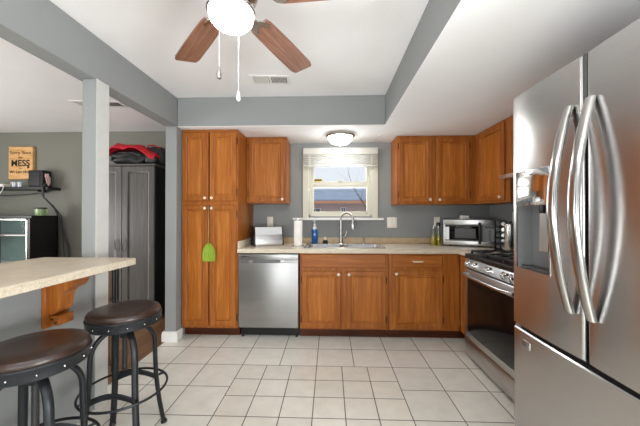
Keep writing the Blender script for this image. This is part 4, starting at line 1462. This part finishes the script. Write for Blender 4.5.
sh = thing('wall_shelf', (-4.4, 3.9, 1.6), 'black floating shelf on the dining room wall', 'shelf')
MB().box(-5.1, -3.80, 3.80, 3.998, 1.602, 1.64, 0.003).build('board', 'buffet', sh)
for x in (-4.9, -4.0):
    MB().box(x - 0.01, x + 0.01, 3.85, 3.998, 1.58, 1.602).build('bracket', 'black', sh)
spk = thing('speaker_box', (-3.98, 3.9, 1.64), 'black square speaker box on the right end of the wall shelf', 'speaker')
MB().box(-4.10, -3.90, 3.83, 3.96, 1.641, 1.87, 0.006, 2).build('cabinet', 'black_m', spk)
MB().box(-4.085, -3.935, 3.824, 3.83, 1.66, 1.855, 0.004).build('grille', 'black', spk)
cdl = thing('cable_bundle', (-3.87, 3.9, 1.64), 'tangle of pale cords hanging from the shelf end beside the speaker', 'cables')
m = MB()
for s in range(4):
    p = []
    for i in range(14):
        p.append((-3.866 + 0.018 * math.sin(i * 1.3 + s * 1.7) + 0.005 * s, 3.862 + 0.018 * math.cos(i * 1.1 + s), 1.66 + 0.16 * abs(math.sin(i * 0.5 + s * 0.8))))
    m.tube(p, 0.006, 6)
m.build('coiled_cords', 'pinkcord', cdl)
m = MB()
m.tube([(-3.86, 3.83, 1.68), (-3.85, 3.785, 1.63), (-3.84, 3.785, 1.5), (-3.758, 3.86, 1.35), (-3.755, 3.94, 1.2), (-3.72, 3.95, 1.05), (-3.66, 3.97, 0.8), (-3.64, 3.975, 0.4)], 0.011, 8)
m.tube([(-3.865, 3.83, 1.68), (-3.86, 3.787, 1.63), (-3.86, 3.787, 1.52), (-3.752, 3.84, 1.38), (-3.745, 3.95, 1.24), (-3.735, 3.96, 1.0), (-3.70, 3.975, 0.4)], 0.007, 8)
m.build('hanging_cords', 'cable', cdl)
tag(MB().tube([(-4.95, 3.93, 1.57), (-4.6, 3.96, 1.53), (-4.3, 3.97, 1.545), (-4.0, 3.96, 1.575), (-3.9, 3.94, 1.6)], 0.006, 6).build('shelf_cord', 'cable'), 'thin dark cord drooping along underneath the wall shelf', 'cord')

ws = thing('sign_board', (-4.35, 3.99, 1.77), 'wooden sign with dark lettering about the mess above the shelf', 'sign')
MB().box(-4.525, -4.175, 3.955, 3.998, 1.765, 2.222, 0.003).build('panel', 'signwood', ws)
sy = 3.9538
for (txt, z, s, mt, bw) in (("Sorry 'Bout", 2.135, 0.066, 'ink2', 0.001), ('the', 2.068, 0.05, 'ink2', 0.001), ('MESS', 1.985, 0.125, 'ink', 0.003), ('but', 1.917, 0.034, 'ink2', 0.0), ('We Live Here', 1.865, 0.054, 'ink', 0.0015)):
    MB().mesh(text_mesh(txt, s, 0.0006, bw), frame_y(-4.35, sy, z)).build('lettering', mt, ws, smooth=False)
MB().lathe([(0.017, 0), (0.017, -0.001), (0.0, -0.001)], (-4.235, sy, 1.93), 'Y', 14).build('dot_mark', 'ink', ws)

for (nm, x, y, col, lab) in (('drinking_glass', -4.34, 3.87, 'clear', 'small clear tumbler on the wall shelf below the sign'), ('drinking_glass', -4.27, 3.88, 'clear', 'small clear tumbler on the shelf nearest the speaker box')):
    tag(MB().lathe([(0.0, 0.0), (0.024, 0.0), (0.03, 0.07), (0.027, 0.07), (0.022, 0.006), (0.0, 0.006)], (x, y, 1.6405), seg=16).build(nm, col), lab, 'glass')
rt_ = thing('wifi_router', (-4.53, 3.88, 1.64), 'white wireless router at the left of the wall shelf', 'router')
MB().box(-4.66, -4.45, 3.82, 3.94, 1.641, 1.685, 0.012, 3).build('router_body', 'white', rt_)
MB().tube([(-4.47, 3.93, 1.68), (-4.47, 3.94, 1.72)], 0.005, 6).build('antenna', 'white', rt_)
tag(MB().tube([(-4.44, 3.82, 1.655), (-4.40, 3.79, 1.648), (-4.41, 3.785, 1.6), (-4.46, 3.79, 1.54), (-4.56, 3.82, 1.5), (-4.7, 3.9, 1.46)], 0.005, 6).build('white_cord', 'white'), 'white cord falling over the shelf edge from the router', 'cord')

# ------------------------------------------------------------------ outside the window
struct(MB().box(-30, 30, 4.5, 60, -0.7, -0.55).build('ground_snow', 'snow', origin=(0, 0, 0)))
hs = thing('neighbour_house', (0.8, 16, -0.55), 'single storey neighbour house with blue grey roof seen through the window', 'house')
MB().box(-7, 8, 14.3, 20, -0.56, 1.86).build('wall', 'siding', hs)
m = MB()
m.prism([(13.7, 1.92), (13.7, 1.98), (17.2, 2.78), (20.7, 1.98), (20.7, 1.92), (17.2, 2.72)], 'X', -7.4, 8.4)
m.build('roof', 'roof', hs)
m = MB()
m.box(-7.4, 8.4, 13.66, 13.72, 1.80, 1.93)
m.build('fascia', 'eave', hs)
for (x0, x1, z0, z1) in ((0.52, 0.78, 1.33, 1.64), (-0.95, -0.45, 1.3, 1.6)):
    f = MB().box(x0, x1, 14.25, 14.3, z0, z1).build('house_window', 'white', hs)
    m = MB()
    xm = (x0 + x1) / 2
    m.box(x0 + 0.04, xm - 0.015, 14.24, 14.252, z0 + 0.04, z1 - 0.04)
    m.box(xm + 0.015, x1 - 0.04, 14.24, 14.252, z0 + 0.04, z1 - 0.04)
    m.build('house_pane', 'mgrey', f)


def bare_tree(x, y, h, seed, label):
    t = thing('bare_tree', (x, y, -0.55), label, 'tree')
    rnd = random.Random(seed)
    tr, brn = MB(), MB()

    def grow(p, d, ln, r, lvl, mb):
        pts, rr = [p], [r]
        q = p.copy()
        dd = d.copy()
        for i in range(5):
            dd = (dd + Vector((rnd.uniform(-1, 1), rnd.uniform(-1, 1), rnd.uniform(-0.4, 0.7))) * 0.16).normalized()
            q = q + dd * ln / 5
            pts.append(q.copy())
            rr.append(r * (1 - 0.13 * (i + 1)))
        mb.tube(pts, rr, 6 if lvl < 2 else 4)
        if lvl < 3:
            for k in range(3 + (lvl == 0) * 3):
                i = rnd.randint(2, 5)
                nd = (dd + Vector((rnd.uniform(-1, 1), rnd.uniform(-1, 1), rnd.uniform(-0.2, 0.9))) * 0.9).normalized()
                grow(pts[i], nd, ln * rnd.uniform(0.45, 0.65), rr[i] * 0.6, lvl + 1, brn)
    grow(Vector((x, y, -0.56)), Vector((0, 0, 1)), h, 0.05, 0, tr)
    tr.build('trunk', 'bark', t)
    brn.build('branches', 'bark', t)


bare_tree(1.45, 9.0, 2.3, 4, 'bare winter tree at the right side of the window view')
bare_tree(1.05, 12.0, 1.7, 9, 'bare winter bush in front of the neighbour house')

bpy.context.view_layer.update()
